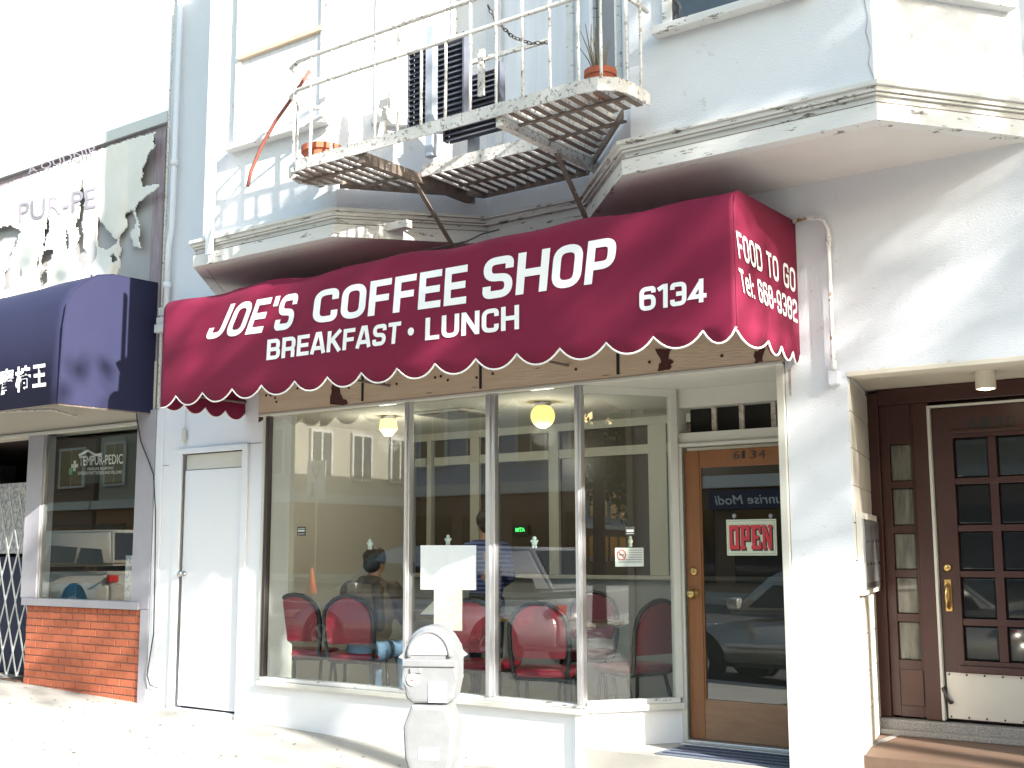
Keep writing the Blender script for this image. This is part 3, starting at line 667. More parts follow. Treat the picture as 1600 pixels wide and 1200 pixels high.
# panelled door with a grid of small panes
ad = bmesh.new(); ax0, ax1 = xd0, xd0+.98
cols = [(ex(1499), ex(1553)), (ex(1567), ex(1567)+.243)]; cols.append((cols[1][1]+.06, cols[1][1]+.06+.243))
px1s = (683, 746, 756, 820, 830, 892, 902, 967, 978, 1033); rz = [at(1520, y, YE).z for y in px1s]
B(ad, ax0, cols[0][0], YE, YE+.05, ZD0+.015, ZD1, .004); B(ad, cols[2][1], ax1+.1, YE, YE+.05, ZD0+.015, ZD1, .004)
B(ad, cols[0][0], cols[2][1], YE+.0005, YE+.05, rz[0], ZD1); B(ad, cols[0][0], cols[2][1], YE+.0005, YE+.05, ZD0+.015, rz[9])
for i in range(4): B(ad, cols[0][0], cols[2][1], YE+.004, YE+.05, rz[2*i+2], rz[2*i+1], .004)
for i in range(2): B(ad, cols[i][1], cols[i+1][0], YE+.006, YE+.05, rz[9], rz[0], .004)
ad = obj('apartment_door', ad, M_BROWN, W); ad['label'] = 'dark brown door with a grid of bevelled panes'
for c0, c1 in cols:
    for i in range(5):
        bm = bmesh.new(); B(bm, c0+.001, c1-.001, YE+.018, YE+.045, rz[2*i+1]+.001, rz[2*i]-.001, .014); obj('pane', bm, M_BEVGLASS, ad)
box('panel_moulding', M_BROWN, ad, cols[0][0]-.03, cols[2][1]+.03, YE-.015, YE-.0005, rz[0]+.03, rz[0]+.055, .005)
box('panel_moulding', M_BROWN, ad, cols[0][0]-.03, cols[2][1]+.03, YE-.03, YE-.0005, rz[9]-.075, rz[9]-.03, .006)
kz1 = at(1480, 1050, YE).z
kp = box('kick_plate', M_KICK, ad, ax0+.012, ax1+.09, YE-.006, YE-.0005, ZD0+.02, kz1, .001)
for k in range(9):
    for z in (kz1-.012, ZD0+.032): bm = bmesh.new(); lathe(bm, [(.007, 0), (.005, -.004)], (ax0+.03+k*.11, YE-.0062, z), 8, 'y'); obj('screw', bm, M_BLACK, kp)
bm = bmesh.new(); q0, q1 = at(1474, 1076, YE-.03), at(1485, 1098, YE-.03); tube(bm, [q0+Vector((0, .03, 0)), q0, q0.lerp(q1, .5)+Vector((-.004, -.005, 0)), q1, q1+Vector((0, .03, 0))], [.014, .014, .008, .012, .014], 8); obj('door_stop', bm, M_BRONZE, kp, smooth=True)
zz = at(1476, 887, YE).z; bm = bmesh.new(); lathe(bm, [(.026, 0), (.026, -.01), (.014, -.016)], (ax0+.055, YE, zz), 16, 'y'); obj('lock', bm, M_BRASS, ad, smooth=True)
z1_, z0_ = at(1478, 910, YE).z, at(1478, 955, YE).z
hp = box('handle_plate', M_BRASS, ad, ax0+.03, ax0+.075, YE-.008, YE-.0005, z0_, z1_+.02, .004)
bm = bmesh.new(); tube(bm, [(ax0+.052, YE-.006, z1_-.01), (ax0+.052, YE-.045, z1_-.03), (ax0+.052, YE-.05, (z0_+z1_)/2), (ax0+.052, YE-.04, z0_+.04), (ax0+.052, YE-.006, z0_+.02)], .011, 8); obj('handle', bm, M_BRASS, hp, smooth=True)
for k, ch in enumerate('6130'): font_quad('house_number', ch, at(1512+20*k, 654-1.8*k, YE), at(1527+20*k, 653-1.8*k, YE), at(1512+20*k, 672-1.8*k, YE), (0, -1, 0), M_BLACK, ad, lift=.002)
# ------------------------------------------------------------------ interior of the coffee shop
IF, IC = .13, 2.76
inn = lambda n, m_, *a_, par=W: box(n, m_, par, *a_, 0)
fl = inn('shop_floor', M_INFLOOR, -8.7, -2.9, .25, 6.0, .0, IF)
inn('shop_ceiling', M_INCEIL, -9.09, -2.9, .21, 6.0, IC, IC+.1)
inn('inner_wall', M_INWALL, -8.75, -8.62, .31, 6.0, IF, IC)
inn('inner_wall', M_INWALL, -8.62, -7.78, .302, .36, IF, IC)
inn('inner_wall', M_INWALL, -2.9, -2.80, 1.12, 6.0, IF, IC)
inn('inner_wall', M_INBROWN, -8.62, -2.9, 5.0, 5.1, IF, IC)
# partition with white grid frames and brown panes
YP = 2.85
part = inn('partition', M_INGREY, -8.6, -4.0, YP, YP+.1, IF, 1.22)
box('ledge', M_INTRIM, part, -8.6, -4.0, YP-.06, YP+.12, 1.221, 1.26, .006)
pxp = (672, 743, 866, 1028)
xs_ = [at(px, 700, YP).x for px in pxp]
for x, wd in zip(xs_, (.03, .06, .06, .10)): box('post', M_INTRIM, part, x-wd, x+wd, YP-.02, YP+.08, 1.261, IC-.001, .006)
zr = at(820, 713, YP).z
for a, b in zip([-8.6]+xs_, xs_+[-4.0]):
    a2, b2 = a+.07, b-.07
    if b2 > a2:
        box('transom_rail', M_INTRIM, part, a2-.01, b2+.01, YP-.01, YP+.07, zr-.045, zr+.045, .004)
        box('partition_pane', M_INBROWN, part, a2-.01, b2+.01, YP+.02, YP+.04, 1.261, zr-.046, 0)
        box('partition_pane', M_INBROWN, part, a2-.01, b2+.01, YP+.02, YP+.04, zr+.046, IC-.08, 0)
box('top_rail', M_INTRIM, part, -8.6, -4.0, YP-.03, YP-.021, IC-.08, IC-.002, 0)

# ================================================================== NEIGHBOUR SHOP ON THE LEFT
N = thing('brick_fronted_shop', 'neighbouring shop with red brick sill wall and display window at the left', 'building', (-11, 0, 0))
box('pier', M_GREYWOOD, N, -9.545, -9.275, -.03, .3, .97, 2.83)
box('pier', M_GREYWOOD, N, -9.40, -9.275, -.025, .3, -.2, .969)
box('fascia', M_CREAMSOF, N, -16, -9.275, -.005, .3, 2.715, 3.3, 0)
box('fascia_lip', M_CREAM, N, -16, -9.56, -.03, -.006, 2.70, 2.735)
box('sill', M_GREYWOOD, N, -11.33, -9.405, -.05, .12, .962, 1.035, .006)
box('window_post', M_GREYWOOD, N, -11.38, -11.11, -.03, .12, 1.036, 2.698)
nw = box('window_bead', M_ALU, N, -11.109, -11.085, -.012, .03, 1.036, 2.698, .002)
box('window_bead', M_ALU, N, -9.57, -9.546, -.012, .03, 1.036, 2.698, .002)
box('pane', M_GLASS, N, -11.085, -9.57, .006, .012, 1.036, 2.698, 0)
box('inner_wall', M_GATEIN, N, -16, -9.28, 2.5, 2.6, -.2, 3.2, 0)
box('inner_wall', M_GATEIN, N, -11.4, -11.36, .12, 2.5, -.2, 2.7, 0)
box('display_floor', M_GATEIN, N, -11.35, -9.28, .12, 2.5, .6, 1.0, 0)
box('ceiling', M_GATEIN, N, -16, -9.28, .3, 2.5, 2.72, 2.8, 0)
box('doorway_threshold', M_TILEFLOOR, N, -13, -11.41, .0, 2.5, -.2, .195, 0)
box('pier', M_GREYWOOD, N, -16, -12.95, -.02, .3, -.2, 2.71)
# brickwork: mortar core and single bricks in running bond
bz0, bz1, bx0, bx1 = .10, .960, -11.30, -9.405
core = box('brick_wall', M_MORTAR, N, bx0+.006, bx1, .008, .25, -.2, bz1, 0)
def brick_mesh(L, H):
    bm = B(bmesh.new(), -L/2, L/2, 0, .05, -H/2, H/2, .003); me = bpy.data.meshes.new('brick'); bm.to_mesh(me); bm.free(); me.materials.append(M_BRICK); return me
NR = 11; hrow = (bz1-bz0-.055)/NR; Lb = .2; cache = {}
def brick(xa, xb, za, zb):
    k = (round(xb-xa, 3), round(zb-za, 3))
    if k not in cache: cache[k] = brick_mesh(*k)
    inst('brick', cache[k], core, ((xa+xb)/2, random.uniform(-.003, .002), (za+zb)/2), (0, random.uniform(-.006, .006), 0))
for r in range(NR):
    za = bz0+r*hrow; x = bx0 - (Lb/2 if r % 2 else 0)
    while x < bx1-.012:
        a, b = max(bx0, x)+.005, min(bx1, x+Lb)-.004
        if b-a > .03: brick(a+.002, b-.001, za+.005, za+hrow-.006)
        x += Lb
x = bx0
while x < bx1-.02: brick(x+.004, min(bx1, x+.1)-.004, bz1-.05, bz1-.004); x += .1
# sign board above the awning with peeling post and coping
box('sign_board', M_BOARD, N, -16, -9.50, .03, .2, 3.3, 5.50, 0)
box('sign_post', M_PURPLE, N, -9.50, -9.30, .0, .2, 3.3, 5.56)
box('top_board', M_PURPLE, N, -16, -9.30, .01, .22, 5.561, 5.66)
box('coping', M_CAP, N, -16, -9.285, -.03, .3, 5.661, 5.78)
box('flashing_strip', M_IRONB, N, -9.302, -9.275, -.02, .2, 2.84, 5.60, 0)
box('side_wall', M_GREYWOOD, N, -16, -15.8, .31, 8, -.2, 5.6, 0); box('roof', M_GREYWOOD, N, -16, -9.29, .31, 8, 5.4, 5.6, 0); box('rear_wall', M_GREYWOOD, N, -16, -9.29, 7.8, 8, -.2, 5.39, 0)
# window display
a, b = at(108, 690, .25), at(194, 752, .25)
sg = box('window_sign', M_BLACK, None, a.x, b.x, .24, .26, b.z, a.z, .004); tag(sg, 'black mattress sign hanging inside the brick shop window', 'sign')
q = lambda px, py: at(px, py, .238)
font_quad('lettering', 'TEMPUR-PEDIC', q(124, 713), q(192, 709), q(124, 728), (0, -1, 0), M_LETTER, sg, .012)
font_quad('lettering', 'PRESSURE RELIEVING', q(137, 731), q(177, 729), q(137, 735), (0, -1, 0), M_STICK, sg)
font_quad('lettering', 'SWEDISH MATTRESSES AND PILLOWS', q(122, 737), q(191, 735), q(122, 742), (0, -1, 0), M_STICK, sg)
bm = bmesh.new(); c = q(117, 728); B(bm, c.x-.055, c.x+.055, .232, .238, c.z-.018, c.z+.018); B(bm, c.x-.018, c.x+.018, .231, .2375, c.z-.055, c.z+.055); obj('cross', bm, M_STICK, sg)
bm = bmesh.new(); B(bm, c.x-.09, c.x-.03, .233, .239, c.z-.09, c.z-.02, .01); obj('green_mark', bm, M_GREEN, sg)
bm = bmesh.new(); tube(bm, [q(125, 711)+Vector((0, -.004, 0)), q(138, 704)+Vector((0, -.004, 0)), q(150, 711)+Vector((0, -.004, 0)), q(160, 709)+Vector((0, -.004, 0))], .014, 6); obj('figure', bm, M_LETTER, sg)
t_ = box('poster', M_POSTER, None, *[at(88, 0, .5).x, at(110, 0, .5).x], .5, .51, at(99, 805, .5).z, at(99, 786, .5).z, 0); tag(t_, 'small pale notice inside the brick shop window', 'poster')
t_ = box('stock_box', M_BLUEBOX, None, at(72, 925, .3).x, at(118, 925, .3).x, .3, .6, 1.001, at(95, 912, .3).z, .006); tag(t_, 'blue carton on the floor of the brick shop window', 'box')
t_ = box('stock_box', M_BLACK, None, at(150, 925, .4).x, at(208, 925, .4).x, .4, .6, 1.001, at(150, 915, .4).z, .006); tag(t_, 'black tray on the floor of the brick shop window', 'tray')
t_ = box('product_stand', M_POSTER, None, at(196, 880, .2).x, at(207, 880, .2).x, .2, .3, 1.001, at(200, 868, .2).z, .004); tag(t_, 'narrow printed leaflet stack at the right of the brick shop window', 'leaflets')
t_ = box('poster', M_POSTER, None, -12.7, at(42, 800, .35).x, .35, .37, at(20, 865, .35).z, at(20, 755, .35).z, 0); tag(t_, 'large white poster behind the folding security gate', 'poster')
t_ = box('stock_box', M_JEANSD, None, -12.7, -11.75, .40, .8, .20, at(20, 870, .40).z, .006); tag(t_, 'dark cabinet behind the folding security gate', 'cabinet')
# folding lattice gate
G = thing('security_gate', 'folding metal lattice gate across the doorway left of the brick wall', 'gate', (-11.9, .03, .2))
gx0, gx1, gz0, gz1 = -12.6, at(48, 900, .02).x, .235, 2.12
def clipped(xa, dx, sgn, Y):
    # bar rising from (xa, gz0) with slope; reflect-free clipping to the gate rectangle
    slope = 2.7*sgn; pts = []
    za, zb = gz0, gz1; x_a, x_b = xa, xa+(gz1-gz0)/slope
    if x_a > x_b: x_a, x_b, za, zb = x_b, x_a, zb, za
    if x_b < gx0 or x_a > gx1: return
    if x_a < gx0: za += (zb-za)*(gx0-x_a)/(x_b-x_a); x_a = gx0
    if x_b > gx1: zb = za+(zb-za)*(gx1-x_a)/(x_b-x_a); x_b = gx1
    if x_b-x_a < .05: return
    bm = bmesh.new(); flatbar(bm, (x_a, Y, za), (x_b, Y, zb), .020, .006, (1, 0, 0)); obj('gate_slat', bm, M_GATE, G)
for k in range(-8, 16): clipped(gx0+k*.19, 0, 1, .030); clipped(gx0+k*.19, 0, -1, .022)
box('gate_rail', M_GATE, G, gx1-.01, gx1+.012, .010, .019, gz0, gz1+.0, .002)

# torn canvas banner over the sign board
TB = thing('torn_banner', 'torn bleached canvas banner hanging in shreds over the sign board', 'banner', (-11, 0, 4.0))
def inpoly(x, y, P):
    r = False
    for i in range(len(P)):
        (x1, y1), (x2, y2) = P[i-1], P[i]
        if (y1 > y) != (y2 > y) and x < (x2-x1)*(y-y1)/(y2-y1)+x1: r = not r
    return r
solid = [(-60, 318), (0, 292), (120, 246), (200, 219), (243, 206), (236, 232), (220, 264), (222, 292), (249, 287), (250, 290), (232, 305), (216, 318), (213, 330), (217, 350), (216, 388), (208, 386), (206, 362), (211, 345), (209, 330), (196, 334), (194, 362), (186, 372), (188, 392), (186, 425), (187, 462), (-60, 500)]
holes = [[(125, 283), (129, 283), (130, 330), (129, 400), (119, 392), (122, 350), (124, 310)], [(155, 338), (158, 345), (170, 362), (178, 374), (183, 374), (181, 382), (168, 390), (155, 388), (154, 360)],
         [(-10, 360), (14, 352), (32, 362), (28, 382), (18, 392), (12, 408), (-8, 396)], [(66, 392), (82, 390), (80, 405), (70, 420), (66, 412)], [(121, 392), (131, 388), (140, 398), (136, 412), (128, 420), (120, 405)], [(104, 360), (109, 372), (109, 390), (104, 388)], [(54, 410), (61, 400), (63, 412), (56, 420)], [(134, 440), (142, 430), (148, 445), (140, 460), (132, 455)], [(60, 425), (72, 420), (76, 440), (64, 452)], [(8, 425), (28, 408), (32, 430), (18, 450), (6, 455)], [(173, 400), (180, 396), (179, 408), (174, 410)], [(72, 340), (75, 340), (70, 385), (66, 386)]]
bm = bmesh.new(); vv = {}; S_ = 2.0
def ban_y(px, py):
    h = max(0, (py-(300-.36*px*.6))/160)
    return -.03 - .05*noise.noise(Vector((px*.02, py*.014, 1)))*(.4+h) - .05*h*math.sin(px*.11+py*.02) - (.10*max(0, (px-200)/45) if py < 330 else 0)
def bvert(i, j):
    if (i, j) not in vv:
        px, py = -60+i*S_, 200+j*S_
        jx = noise.noise(Vector((px*.05, py*.05, 3)))*2.0
        y = ban_y(px, py)
        vv[(i, j)] = bm.verts.new(at(px+jx, py, y))
    return vv[(i, j)]
for i in range(156):
    for j in range(150):
        cx, cy = -60+(i+.5)*S_, 200+(j+.5)*S_
        wx = cx+noise.noise(Vector((cx*.10, cy*.05, 7)))*5+noise.noise(Vector((cx*.4, cy*.3, 2)))*1.5
        if inpoly(wx, cy, solid) and not any(inpoly(wx, cy, h) for h in holes):
            bm.faces.new((bvert(i, j), bvert(i+1, j), bvert(i+1, j+1), bvert(i, j+1)))
tb = obj('canvas', bm, M_BANNER, TB, smooth=True); md = tb.modifiers.new('thick', 'SOLIDIFY'); md.thickness = .004
font_quad('faded_lettering', 'PUR-PE', at(30, 318, -.1), at(150, 292, -.1), at(30, 348, -.1), (0, -1, 0), M_FADED, TB)
font_quad('faded_lettering', 'A QUDNIP.', at(42, 262, -.06), at(152, 226, -.06), at(45, 274, -.06), (0, -1, 0), M_FADED, TB)

def proj(p):
    d = Vector(p)-CAM; z = d.dot(FW); return 800+F*d.dot(RT)/z, 600-F*d.dot(UP)/z
for o in TB.children:
    if o.name.startswith('faded'):
        for v in o.data.vertices: px, py = proj(v.co); v.co = at(px, py, ban_y(px, py)-.008 if py > 280 else -.062)

# ------------------------------------------------------------------ navy awning
BA = thing('navy_awning', 'navy blue canvas awning with white characters over the brick shop', 'awning', (-12, -.5, 2.8))
prof = [(0, 4.06), (-.50, 4.05), (-.66, 4.015), (-.80, 3.93), (-.90, 3.83), (-.96, 3.70), (-.985, 3.5), (-1.0, 2.80)]
bm = bmesh.new(); nx = 40; rows = []
for i in range(nx+1):
    x = -16+(16-9.36)*i/nx; rows.append([bm.verts.new((x, y-.015*math.sin(x*2.2)*(0 if z < 2.9 else 1), z+.012*math.sin(x*3.1)*(z > 3.6))) for y, z in prof])
for a, b in zip(rows, rows[1:]):
    for k in range(len(prof)-1): bm.faces.new((a[k], b[k], b[k+1], a[k+1]))
cv = obj('canopy', bm, M_BLUE, BA, smooth=True); cv.modifiers.new('t', 'SOLIDIFY').thickness = .004
bm = bmesh.new(); bm.faces.new([bm.verts.new((-9.357, y, z)) for y, z in prof+[(0, 2.80)]]); en = obj('end_panel', bm, M_BLUE, BA); en.modifiers.new('t', 'SOLIDIFY').thickness = .004
bm = bmesh.new(); tube(bm, [(-9.36, y-.006, z+.004) for y, z in prof], .006, 6); obj('seam', bm, M_BLUE, BA)
bm = bmesh.new(); tube(bm, [(-16, -.985, 2.80), (-9.37, -.985, 2.80), (-9.37, -.02, 2.80)], .014, 6); obj('frame_tube', bm, M_IRONB, BA)
bm = bmesh.new(); a = at(80, 640, -.3); tube(bm, [(a.x, -.02, a.z-.04), (a.x+.02, -.3, a.z), (a.x, -.97, 2.81)], .012, 6); obj('frame_arm', bm, M_IRON, BA)
pb = lambda px, py: at(px, py, -1.012)
for ch, xa, xb, ya, yb, yc in (('按', -26, -4, 582, 579, 622), ('摩', 0, 23, 578, 574, 618), ('椅', 25, 49, 574, 570, 614), ('王', 52, 73, 571, 568, 606)):
    font_quad('lettering', ch, pb(xa, ya), pb(xb, yb), pb(xa, yc), (0, -1, 0), M_LETTER, BA, .03, lift=.008)
# fascia strip visible behind: small timber ends between the two buildings
for k, (z0, z1, x1) in enumerate(((3.55, 3.63, -8.6), (3.64, 3.70, -8.5), (3.72, 3.80, -8.45))): box('corbel_board', M_WOODW, W, -9.26, x1, -.10+.02*k, -.001, z0, z1)

# ================================================================== RED AWNING
RA = thing('burgundy_awning', 'burgundy canvas awning with white lettering and scalloped piped edge', 'awning', (-5.5, -.45, 2.7))
AX0, AX1, AY = -8.06, -2.885, -.90
AZT = 3.575
def fy(x, z):
    t = max(0, min(1, (z-2.7)/.85)); e = min(1, (x-AX0)/.35, (AX1-x)/.35); e = max(0, e)
    b = .022*math.sin(x*2.1+.6)*math.sin(t*3.0) + .012*math.sin(x*5.3+z*2.2)*t + .010*math.sin(x*9.7-z*4+1)*t*t + .016*math.sin(t*math.pi)
    return AY - b*e
def ztop(x): return AZT + .014*math.sin(x*4.4+.8) + .010*math.sin(x*9.1) + (.02 if x < -7.2 else 0)*math.sin((x+8)*8)
cusp = [at(px, py, AY).x for px, py in ((235, 613), (276, 611), (317, 609.5), (363, 605.5), (409, 600), (461, 594.5), (512.5, 590), (566, 582), (622, 577), (681, 572.5), (744, 564), (808, 557), (875, 550), (947.5, 541), (1021.5, 531), (1099, 520))]
cusp = [AX0-.02] + cusp[0:] + [AX1]
ZC, DS = 2.755, .085
def scallop(x, C):
    for a, b in zip(C, C[1:]):
        if a <= x <= b: u = (x-a)/(b-a); return DS*(1-abs(2*u-1)**2.2)
    return 0
def zb(x): return ZC - scallop(x, cusp)
# sample columns: dense, with every cusp included
cols = sorted(set([round(AX0+(AX1-AX0)*i/170, 4) for i in range(171)] + [round(c, 4) for c in cusp if AX0 < c < AX1]))
bm = bmesh.new(); rows = []; NZ = 16
for x in cols:
    zt = ztop(x); zz = [zb(x)] + [ZC+.03+(zt-.10-ZC-.03)*k/NZ for k in range(NZ+1)]
    r = [bm.verts.new((x, fy(x, z), z)) for z in zz]
    for k in range(1, 7):
        q = math.pi/2*k/6; r.append(bm.verts.new((x, fy(x, zt-.10)+.10*(1-math.cos(q)), zt-.10+.10*math.sin(q))))
    for k in range(1, 6):
        t = k/5; r.append(bm.verts.new((x, AY+.10+(-.0-AY-.105)*t, zt+(.02*math.sin(x*6)-.02)*math.sin(t*math.pi)+.0*t)))
    rows.append(r)
for a, b in zip(rows, rows[1:]):
    for k in range(len(a)-1): bm.faces.new((a[k], b[k], b[k+1], a[k+1]))
cv = obj('canopy', bm, M_RED, RA, smooth=True); md = cv.modifiers.new('t', 'SOLIDIFY'); md.thickness = .004; md.offset = 1
bm = bmesh.new(); tube(bm, [(x, fy(x, zb(x))-.002, zb(x)) for x in cols], .0065, 6); obj('piping', bm, M_PIPING, RA, smooth=True)
bm = bmesh.new(); tube(bm, [(x, fy(x, 2.835)-.001, 2.835+.004*math.sin(x*7)) for x in cols], .0035, 5); obj('seam', bm, M_RED, RA, smooth=True)
def end_panel(X, C, out):
    ys = sorted(set([AY+(0-AY)*i/40 for i in range(41)]+C)); bm = bmesh.new(); prev = None; edge = []
    for y in ys:
        z0 = ZC-.02 - scallop(y, C)*.8 - .10*(y-AY)/abs(AY)*.25
        d = min(.10, y-AY); zt = ztop(X)-.10+math.sqrt(max(0, .01-(.10-d)**2)) if d < .10 else ztop(X)
        bx = X + out*(.018*math.sin((y-AY)/.9*math.pi))
        cur = [bm.verts.new((bx if 0 < k < 8 else X, y, z0+(zt-z0)*k/8)) for k in range(9)]; edge.append((bx, y, z0))
        if prev:
            for k in range(8): bm.faces.new((prev[k], cur[k], cur[k+1], prev[k+1]))
        prev = cur
    e = obj('end_panel', bm, M_RED, RA, smooth=True); e.modifiers.new('t', 'SOLIDIFY').thickness = .004
    bm = bmesh.new(); tube(bm, edge, .0065, 6); obj('piping', bm, M_PIPING, RA, smooth=True)
yc = [AY] + [atx(px, py, AX1).y for px, py in ((1196, 531), (1217, 542), (1237, 553))] + [0]
end_panel(AX1, yc, 1); end_panel(AX0, [AY, -.66, -.44, -.22, 0], -1)
bm = bmesh.new()
for x in (AX0+.02, -6.3, -4.6, AX1-.02): tube(bm, [(x, -.01, AZT-.06), (x, AY+.03, AZT-.06), (x, AY+.03, 2.80), (x, -.01, 2.80)], .011, 6)
obj('frame', bm, M_IRONB, RA)
bm = bmesh.new(); tube(bm, [at(px, py, AY+.0)+Vector((0, .07, .02)) for px, py in ((604, 401), (650, 394), (720, 378), (745, 366), (770, 360))], .006, 6); obj('edge_cord', bm, M_BLACK, RA)
def on_front(px, py, li):
    p = at(px, py, AY)
    for _ in range(2): p = at(px, py, fy(p.x, p.z)-.009-.0006*li)
    return p
LT = (("JOE'S", ((344, 478), (468, 457), (319, 531), (455, 514)), .05), ('COFFEE', ((493, 455), (731, 413), (487, 506), (728, 474)), .02), ('SHOP', ((757, 405), (965, 369), (753, 469), (957, 439)), 0),
      ('BREAKFAST', ((418, 531), (627, 502), (416, 563), (624, 536)), 0), ('LUNCH', ((665, 497), (811, 476), (664, 532), (811, 514)), 0), ('6134', ((999, 450), (1104, 434), (999, 487), (1104, 471)), 0))
for s, q, sl_ in LT: letters('lettering', s, q, on_front, M_LETTER, RA, .185 if len(s) < 7 else .19, .09, 0)
c = on_front(642, 518, 0); bm = bmesh.new(); lathe(bm, [(.028, 0), (.028, -.001)], (c.x, c.y, c.z), 20, 'y'); obj('lettering', bm, M_LETTER, RA)
def on_end(px, py, li):
    p = atx(px, py, AX1+.012+.0006*li); b = .018*math.sin(max(0, min(1, (p.y-AY)/.9))*math.pi); return atx(px, py, AX1+.010+b+.0006*li)
letters('lettering', 'FOOD TO GO', ((1150, 360), (1242, 421), (1155, 403), (1243, 458)), on_end, M_LETTER, RA, .155, .13)
letters('lettering', 'Tel: 668-9382', ((1154, 418), (1245, 470), (1160, 456), (1246, 505)), on_end, M_LETTER, RA, .16, .15)

# ================================================================== FIRE ESCAPE
FE = thing('fire_escape', 'flaking white iron fire escape balcony with slatted floor and railing', 'fire escape', (-4.9, -.7, 4.2))
ZP, YF = 4.20, -1.32
rim = [(-6.02, -.91), (-6.20, -.98), (-6.27, -1.10), (-6.22, -1.24), (-6.08, -1.31), (-5.9, YF), (-3.66, YF), (-3.54, -1.30), (-3.45, -1.22), (-3.42, -1.1), (-3.42, -.90)]
bm = bmesh.new(); sweep(bm, [(-.004, ZP-.01), (.006, ZP-.01), (.006, ZP+.075), (-.004, ZP+.075)], rim); obj('rim', bm, M_IRON, FE)
def yback(x):
    if x < -6.02 or x > -3.66: return -.92
    if x < -5.34: return -.90+(x+6.05)/.75*.84
    if x > -4.44: return -.06-(x+4.44)/.80*.84
    return -.06
x = -6.20
while x < -3.45:
    yf = YF+.01 + (.10 if x < -6.12 or x > -3.52 else 0)
    y1 = -.70 if -5.42 < x < -4.30 else yf
    if yback(x)-y1 > .05:
        bm = bmesh.new(); flatbar(bm, (x, y1, ZP+.01), (x+random.uniform(-.005, .005), yback(x)-.005, ZP+.01), .046, .034, (1, 0, 0)); sl2 = obj('floor_slat', bm, M_IRON, FE); sl2.data.materials.append(M_IRONB)
        for f in sl2.data.polygons:
            if f.normal.z < -.7: f.material_index = 1  # brown undersides: rust plus shade painted into the colour
    x += .088
for a, b in (((-6.2, -1.12), (-5.46, -1.12)), ((-4.26, -1.12), (-3.45, -1.12)), ((-5.34, -.36), (-4.40, -.36)), ((-5.9, -.78), (-5.46, -.78)), ((-4.26, -.78), (-3.66, -.78))):
    bm = bmesh.new(); flatbar(bm, (*a, ZP-.016), (*b, ZP-.016), .03, .012, (0, 1, 0)); obj('cross_bar', bm, M_IRONB, FE)
bm = bmesh.new(); flatbar(bm, (-5.42, -.70, ZP+.025), (-4.30, -.70, ZP+.025), .09, .012, (0, 0, 1)); obj('hatch_edge', bm, M_IRON, FE)
bm = bmesh.new(); flatbar(bm, (-5.36, -.055, ZP-.005), (-4.40, -.055, ZP-.005), .06, .014, (0, 0, 1)); obj('wall_angle', bm, M_IRONB, FE)
for a, b in (((-6.05, -.90), (-5.35, -.07)), ((-4.40, -.07), (-3.62, -.88))):
    bm = bmesh.new(); flatbar(bm, (*a, ZP-.005), (*b, ZP-.005), .06, .014, (0, 0, 1)); obj('wall_angle', bm, M_IRONB, FE)
for x in (-5.45, -4.27):
    bm = bmesh.new(); flatbar(bm, (x, YF+.02, ZP-.03), (x, -.03, ZP-.03), .075, .05, (0, 0, 1)); obj('bracket_beam', bm, M_IRONB if x < -5 else M_IRON, FE)
for (p0, p1, X) in (((645, 280), (714, 390), -5.45), ((862, 222), (927, 350), -4.27)):
    a = atx(*p0, X); b = at(*p1, -.30); b.x = X+.02; bm = bmesh.new(); d = (b-a); flatbar(bm, a-d*.06, a+d*1.25, .035, .010, (1, 0, 0)); obj('brace', bm, M_IRONB, FE)
ZR = (5.02, 4.80)
for k, z in enumerate(ZR):
    path = [(-6.02, -.93, z-.02), (-6.20, -1.0, z-.01), (-6.27, -1.12, z), (-6.22, -1.25, z), (-6.08, -1.31, z), (-5.9, YF, z), (-3.66, YF, z), (-3.54, -1.30, z), (-3.45, -1.22, z), (-3.42, -1.1, z), (-3.42, -.90, z)]
    bm = bmesh.new(); tube(bm, path, .017 if k == 0 else .014, 8); obj('rail', bm, M_IRON, FE, smooth=True)
bal = [(-6.26, -1.14), (-6.24, -1.02), (-6.12, -1.30)] + [(-5.93+i*.2065, YF) for i in range(12)] + [(-3.52, -1.29), (-3.42, -1.16), (-3.42, -1.0)]
for x, y in bal:
    bm = bmesh.new(); tube(bm, [(x, y, ZP+.07), (x+random.uniform(-.006, .006), y, 4.6), (x, y, ZR[0]-.01)], .0105, 6); obj('baluster', bm, M_IRON, FE)
for pts in (((1110, 0),),): pass
# slatted dark panels on posts standing on the platform
def slat_panel(px0, py0, px1, py1, Y, n, lab, ttl):
    P_ = thing('slatted_panel', lab, 'panel', tuple(at((px0+px1)/2, py1, Y)))
    a, b = at(px0, py0, Y), at(px1, py1, Y); c, d = at(px0, py1, Y), at(px1, py0, Y); x0, x1 = (a.x+c.x)/2, (b.x+d.x)/2; z0, z1 = (b.z+c.z)/2, (a.z+d.z)/2
    for k in range(n):
        z = z0+(z1-z0)*(k+.5)/n; bm = bmesh.new(); h = (z1-z0)/n
        xprism(bm, [(Y-.03, z-h*.55), (Y-.018, z-h*.55), (Y+.02, z+h*.47), (Y+.008, z+h*.47)], x0, x1); obj('slat', bm, M_SLAT, P_)
    box('side_rail', M_SLAT, P_, x0-.012, x0-.001, Y-.03, Y+.03, z0, z1, 0); box('side_rail', M_SLAT, P_, x1+.001, x1+.015, Y-.035, Y+.03, z0, z1, 0)
    box('backing', M_SLAT, P_, x0, x1, Y+.031, Y+.04, z0, z1, 0)
    return P_, x0, x1, z0, z1
slat_panel(643, 66, 727, 190, -.88, 15, 'larger dark slatted panel behind the fire escape railing', '')
slat_panel(698, 112, 783, 212, -.62, 12, 'smaller dark slatted panel low at the fire escape hatch', '')
